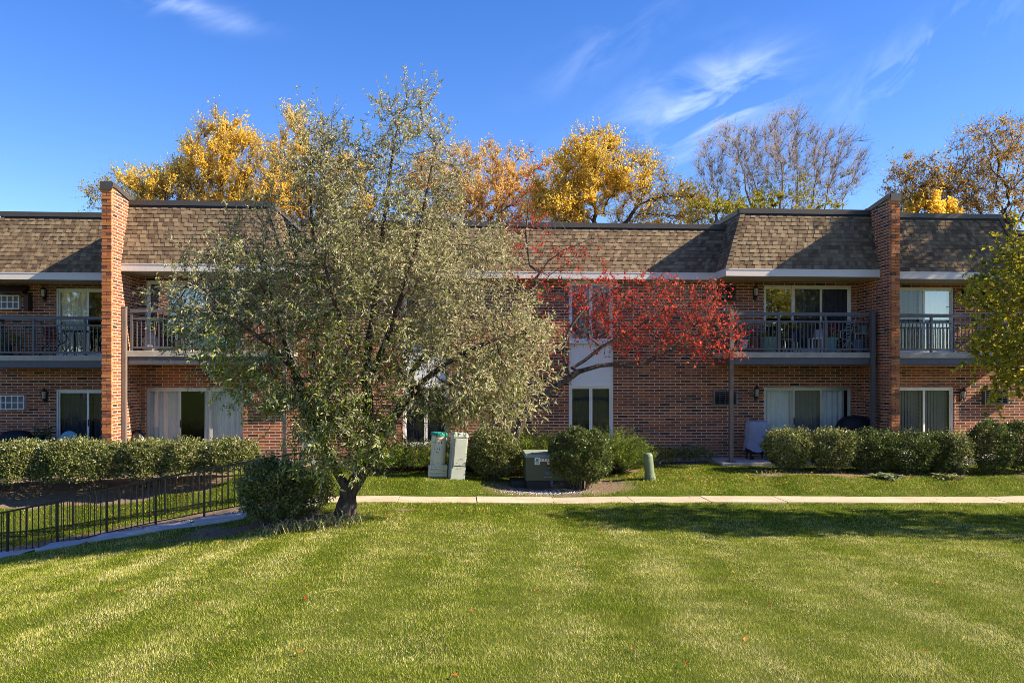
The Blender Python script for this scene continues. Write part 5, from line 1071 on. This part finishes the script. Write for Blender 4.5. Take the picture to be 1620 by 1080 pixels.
# meter stand and spotlight left of trunk
x = X_(489, 22.4); P5 = thing('meter_cabinet', 'small light grey utility cabinet on legs by the left patio corner', 'utility box', (x, 22.3, -.12))
m = MB(); m.box(-.16, .16, -.1, .12, .42, .74); m.build('cabinet', GREYM, P5, bevel=.01); m = MB(); m.box(-.17, .17, -.11, .13, .74, .77); m.build('lid', GREYM, P5)
for s_ in (-1, 1): MB().box(s_ * .12 - .025, s_ * .12 + .025, -.05, .05, 0, .418).build('leg', GREYM, P5)
x = X_(592, 21.6); P6_ = thing('garden_light', 'small black spotlight on a short stake near the brick wall', 'light', (x, 21.4, -.12))
MB().tube([(0, 0, 0), (0, 0, .38)], .015, 6).build('stake', BLACKP, P6_); MB().tube([(-.06, 0, .42), (.08, 0, .48)], [.06, .075], 12).build('lamp_head', BLACKP, P6_)
# ---------------------------------------------------------------- things on the patios and balconies
DECK = 2.94
def pot(label, px, Y, z, rt, h, mat, plant=None, pn=60, ph=.35, seed=1, group=None, name='flower_pot', base=None):
    x = X_(px, Y); T_ = thing(name, label, 'pot', (x, Y, z), 0, group)
    MB().lathe([(rt * .68, 0), (rt * .72, .01), (rt * .93, h - .06), (rt * 1.06, h - .055), (rt * 1.08, h), (rt * .95, h), (rt * .93, h - .03), (rt * .1, h - .04)], 24).build('body', mat, T_, smooth=False)
    if plant:
        r = np.random.default_rng(seed); n = pn; a = r.random(n) * 6.28; q = r.random(n) ** .7 * rt * 1.3; B = np.stack([np.cos(a) * q, np.sin(a) * q, h + r.random(n) * ph], 1); D = np.stack([np.cos(a) * .7, np.sin(a) * .7, r.normal(size=n) * .4 + .4], 1)
        V, T = leaves(B, D, .11, .05, r, up=.8); v1, t1 = twig_mesh(np.stack([0 * a, 0 * a, 0 * a + h - .04], 1), B, .004); o = link('plant', tris_mesh('plant', np.concatenate([V, v1]), np.concatenate([T, t1 + len(V)]), np.concatenate([np.repeat(r.random(n), 4), np.zeros(len(v1))])), plant); o.parent = T_
    return T_
GPOT = plain('green_pot', (.2, .3, .22), .5); APOT = plain('aqua_pot', (.16, .34, .33), .45); BLUE = plain('blue_bucket', (.12, .16, .24), .5); TERRA = plain('terracotta', (.26, .09, .05), .8); GREYB = plain('lilac_plastic', (.34, .33, .4), .5)
pot('green round planter standing left on the right balcony', 1217, 22.1, DECK, .235, .42, GPOT, L_PRIVET, 30, .12, 1); pot('aqua planter in the middle of the right balcony beside the white stool', 1313, 22.15, DECK, .21, .42, APOT, L_YG, 26, .25, 2)
pot('blue grey bucket under the white table on the right balcony', 1358, 22.1, DECK, .16, .37, BLUE, None); pot('reddish brown clay pot behind the red leaves on the balcony', 1194, 22.3, DECK, .16, .4, TERRA, L_RED, 20, .15, 3); pot('small white pot at the left end of the right balcony', 1177, 22.2, DECK + .12, .12, .24, WHITE, None)
# table
def table(label, px, Y, z, w_, d_, h, mat, legmat=None, name='side_table', cat='table'):
    T_ = thing(name, label, cat, (X_(px, Y), Y, z)); MB().box(-w_ / 2, w_ / 2, -d_ / 2, d_ / 2, h - .03, h).build('tabletop', mat, T_, bevel=.008)
    for a in (-1, 1):
        for b in (-1, 1): MB().box(a * (w_ / 2 - .035) - .016, a * (w_ / 2 - .035) + .016, b * (d_ / 2 - .035) - .016, b * (d_ / 2 - .035) + .016, 0, h - .032).build('leg', legmat or mat, T_)
    return T_
table('white plastic stool carrying a lilac box on the right balcony', 1290, 22.15, DECK, .34, .3, .40, WHITE, name='stool', cat='stool')
T_ = thing('storage_box', 'small lilac box sitting on the white stool', 'box', (X_(1295, 22.15), 22.15, DECK + .402)); MB().hexa([(-.12, -.1, 0), (.12, -.1, 0), (.12, .1, 0), (-.12, .1, 0)], [(-.1, -.08, .24), (.1, -.08, .24), (.1, .08, .24), (-.1, .08, .24)]).build('body', GREYB, T_, bevel=.02); MB().box(-.125, .125, -.105, .105, .0, .02).build('rim', WHITE, T_)
table('white table at the right end of the balcony with an aqua flower pot', 1364, 22.35, DECK, .62, .35, .55, WHITE)
pot('small aqua pot of red flowers on the white balcony table', 1366, 22.33, DECK + .552, .12, .2, APOT, L_RED, 26, .16, 5)
table('low dark side table with a pink cover on the right balcony', 1243, 22.3, DECK, .36, .3, .38, plain('pink_cloth', (.4, .22, .22), .8), BLACKIRON)
# folding chairs
def folding_chair(label, px, Y, z, mat, rz, seatmat, name='folding_chair', s=1.0):
    T_ = thing(name, label, 'chair', (X_(px, Y), Y, z), rz); T_.scale = (s, s, s)
    for k in (-.22, .22):
        MB().tube([(-.28, k, 0), (.0, k, .38), (.18, k, .9), (.2, k, .96)], .014, 6).build('frame', mat, T_); MB().tube([(.26, k, 0), (.05, k, .3), (-.24, k, .42)], .014, 6).build('frame', mat, T_); MB().tube([(.12, k, .62), (-.12, k, .64), (-.24, k, .6), (-.24, k, .42)], .013, 6).build('armrest', mat, T_)
    m = MB()
    for i in range(5): a = -.22 + .09 * i; m.box(a, a + .05, -.22, .22, .41, .418)
    m.build('seat', seatmat, T_); m = MB()
    for i in range(5): z_ = .46 + .095 * i; xx = .03 + (z_ - .4) * .32; m.hexa([(xx, -.22, z_), (xx + .01, -.22, z_), (xx + .01, .22, z_), (xx, .22, z_)], [(xx + .02, -.22, z_ + .06), (xx + .03, -.22, z_ + .06), (xx + .03, .22, z_ + .06), (xx + .02, .22, z_ + .06)])
    m.build('backrest', seatmat, T_); return T_
folding_chair('silver framed chair turned left on the right balcony', 1337, 22.3, DECK, ALU, 0, plain('green_webbing', (.05, .1, .08), .7)); folding_chair('dark red chair against the glass on the right balcony', 1315, 22.55, DECK, plain('red_metal', (.22, .02, .02), .5), 1.6, plain('red_seat', (.28, .025, .02), .7), s=.95)
folding_chair('black folded metal chair left of the white stool', 1254, 22.4, DECK, BLACKIRON, 1.4, BLACKIRON, s=.75)
strappy('hanging_plant', 'green trailing plant hung at the left of the right balcony', X_(1252, 22.2), 22.2, .2, .2, 80, .28, .05, 501, L_YG, lean=1.2).location.z = 3.62
MB().tube([(0, 0, .0), (0, 0, 1.25)], .004, 4).build('hanger', BLACKIRON, bpy.data.objects['hanging_plant']); MB().lathe([(.06, -.14), (.11, 0)], 14).build('basket', BLACKP, bpy.data.objects['hanging_plant'])
strappy('balcony_plant', 'leafy potted plant left of the glass door on the right balcony', X_(1230, 22.5), 22.5, .3, .2, 90, .5, .05, 502, L_YG, lean=.6).location.z = DECK + .35
MB().lathe([(.1, -.35), (.14, 0)], 14).build('pot', TERRA, bpy.data.objects['balcony_plant'])
# left wing balcony
D4 = 2.86; BT = thing('bistro_table', 'black wrought iron table with curved legs on the far left balcony', 'table', (X_(119, 23.9), 23.9, D4)); MB().lathe([(.33, .67), (.345, .68), (.345, .70), (.33, .71)], 28).build('tabletop', BLACKIRON, BT)
for k in range(4): a = k * math.pi / 2 + .5; c, s_ = math.cos(a), math.sin(a); MB().tube([(c * .28, s_ * .28, .66), (c * .14, s_ * .14, .42), (c * .16, s_ * .16, .25), (c * .3, s_ * .3, 0)], .014, 6).build('leg', BLACKIRON, BT)
folding_chair('black metal chair with a red cushion on the far left balcony', 84, 23.9, D4, BLACKIRON, math.pi - .4, plain('red_cushion', (.26, .03, .03), .9))
pot('dark planter of green leaves at the left end of the far left balcony', 12, 23.8, D4, .2, .3, BLACKP, L_PRIVET, 60, .4, 8); pot('clay pot of small plants on the far left balcony', 26, 23.9, D4 + .0, .15, .28, TERRA, L_YG, 40, .3, 9)
# left bay balcony
T_ = thing('storage_bench', 'teal blue cushioned bench behind the left balcony rail', 'bench', (X_(333, 22.3), 22.3, DECK)); MB().box(-.38, .38, -.22, .22, .12, .38).build('seat', plain('teal_cushion', (.03, .2, .27), .8), T_, bevel=.04); MB().box(-.36, .36, -.2, .2, 0, .118).build('base', BLACKP, T_); MB().box(-.38, .38, .18, .26, .39, .62).build('backrest', plain('dark_cushion', (.06, .05, .05), .9), T_, bevel=.03)
T_ = thing('bag', 'crumpled grey white bag standing at the left end of the left balcony', 'bag', (X_(238, 22.2), 22.2, DECK)); r_ = random.Random(5); MB().lathe([(.14, 0), (.19, .08), (.17, .2), (.2, .3), (.12, .42), (.06, .5)], 11, sx=1.1, sy=.7).build('body', plain('bag_cloth', (.4, .39, .37), .9, .1, .3, 9, 0, 1.0), T_); MB().box(-.04, .1, -.03, .03, .46, .56).build('handle', CURT_G, T_)
folding_chair('dark folding chair in the middle of the left balcony', 268, 22.35, DECK, BLACKIRON, .3, plain('black_fabric', (.03, .03, .035), .9)); pot('tan pot beside the chair on the left balcony', 284, 22.2, DECK, .13, .3, plain('tan_pot', (.4, .3, .18), .8), L_PRIVET, 20, .2, 12)
# ground floor: grills
def cover(prof, k, mat, root, sx, sy, seed, amp=.05, name='cover', c=(0, 0, 0), boxy=4.0):
    r_ = random.Random(seed); m = MB(); rings = []; ph = [r_.random() * 6 for _ in range(4)]
    for ri, (q, z) in enumerate(prof):
        rings.append(len(m.v))
        for j in range(k):
            t = 2 * math.pi * j / k; cc, ss = math.cos(t), math.sin(t); e = (abs(cc) ** boxy + abs(ss) ** boxy) ** (-1 / boxy)
            f = 1 + amp * (math.sin(t * 7 + ph[0] + z * 3) * .5 + math.sin(t * 13 + ph[1]) * .35 + math.sin(z * 21 + ph[2] + t * 3) * .3) + r_.uniform(-.012, .012); dz = (.06 * math.sin(t * 3 + ph[3]) if ri == 0 else 0)
            m.v.append((c[0] + q * e * cc * sx * f, c[1] + q * e * ss * sy * f, c[2] + z + dz + r_.uniform(-.008, .008)))
    for i in range(len(prof) - 1):
        for j in range(k): m.f.append([rings[i] + j, rings[i] + (j + 1) % k, rings[i + 1] + (j + 1) % k, rings[i + 1] + j]); m.m.append(0)
    m.f.append([rings[-1] + j for j in range(k)]); m.m.append(0); return m.build(name, mat, root, smooth=True)
GC = plain('grey_blue_cover', (.27, .28, .36), .75, .2, .15, 6, 0, .9)
p = pt(1198, 720, 22.2); GR = thing('covered_grill', 'grill cart under a grey blue cover by the right patio post', 'grill', (p[0], 22.25, 0)); cover([(1.12, .26), (1.05, .4), (1.0, .52), (.95, .56), (1.0, .62), (.98, .8), (.95, .95), (.9, 1.03), (.7, 1.055), (.3, 1.06)], 72, GC, GR, .3, .24, 3, .09)
for a in (-1, 1):
    for b in (-1, 1): MB().box(a * .22 - .018, a * .22 + .018, b * .17 - .018, b * .17 + .018, 0, .5).build('leg', BLACKP, GR)
MB().tube([(-.2, -.2, .05), (-.2, -.16, .05)], .05, 14).build('wheel', BLACKP, GR); MB().tube([(.2, -.2, .05), (.2, -.16, .05)], .05, 14).build('wheel', BLACKP, GR); MB().box(-.21, .21, -.16, .16, .16, .18).build('shelf', BLACKP, GR)
BC = plain('black_cover', (.012, .012, .016), .6, .3, .2, 5, 0, .5)
def dome_grill(label, px, Y, z, w_, top): 
    T_ = thing('covered_grill', label, 'grill', (X_(px, Y), Y, z)); cover([(1.0, .2), (1.0, .55), (.98, top - .3), (.85, top - .14), (.6, top - .03), (.3, top)], 48, BC, T_, w_, .3, int(px), .02, boxy=3)
    for a in (-1, 1): MB().box(a * w_ * .7 - .025, a * w_ * .7 + .025, -.02, .02, 0, .3).build('leg', BLACKP, T_)
dome_grill('domed grill under a black cover before the brick pillar on the right patio', 1352, 22.2, 0, .52, 1.18); dome_grill('low grill under a black cover on the far left patio', 26, 23.7, -.08, .5, .86)
# left patio things
p = pt(109, 690, 23.4); LC = thing('lounge_chair', 'pale blue round backed chair on the far left patio behind the hedge', 'chair', (p[0], 23.4, -.08)); BLU = plain('pale_blue', (.14, .33, .42), .5)
MB().lathe([(.02, -.03), (.2, -.03), (.245, -.015), (.245, .015), (.2, .03), (.02, .03)], 28).build('backrest', BLU, LC, loc=(0, 0, .62)).rotation_euler = (R(80), 0, 0)
MB().box(-.22, .22, -.22, .22, .36, .4).build('seat', BLU, LC, bevel=.02)
for a in (-1, 1):
    for b in (-1, 1): MB().tube([(a * .2, b * .2, .36), (a * .24, b * .24, 0)], .016, 6).build('leg', BLACKIRON, LC)
MB().tube([(0, .0, .4), (0, .03, .62)], .03, 6).build('back_support', BLACKIRON, LC)
p = pt(67, 690, 23.7); HP = pot('white pot of dark leaves with a wire hoop on the far left patio', 67, 23.7, .28, .17, .25, WHITE, L_PRIVETD, 90, .3, 15, name='hoop_planter')
MB().tube([(.22 * math.cos(t), 0, .25 + .62 * math.sin(t)) for t in np.linspace(0, math.pi, 15)], .008, 5).build('hoop', BLACKIRON, HP); MB().box(-.15, .15, -.15, .15, -.36, -.002).build('stand', BLACKP, HP)
T_ = thing('broom', 'green handled broom leaning in the corner of the left patio', 'broom', (X_(222, 22.7), 22.62, 0)); MB().tube([(0, -.1, .1), (.03, .12, 1.32)], .013, 8).build('handle', plain('green_handle', (.02, .12, .06), .5), T_); MB().hexa([(-.15, -.14, 0), (.15, -.14, 0), (.15, -.07, 0), (-.15, -.07, 0)], [(-.1, -.13, .16), (.1, -.13, .16), (.1, -.08, .16), (-.1, -.08, .16)]).build('bristles', BLACKP, T_)
T_ = thing('rubbish_bag', 'shiny black bag slumped at the corner of the left patio', 'bag', (X_(218, 22.3), 22.3, 0)); cover([(.8, 0), (1, .15), (1, .45), (.85, .65), (.5, .8), (.25, .88)], 26, plain('black_plastic', (.015, .015, .018), .3, .5, .2, 8, 0, 1.0), T_, .25, .2, 8, .1, name='body', boxy=2.4)
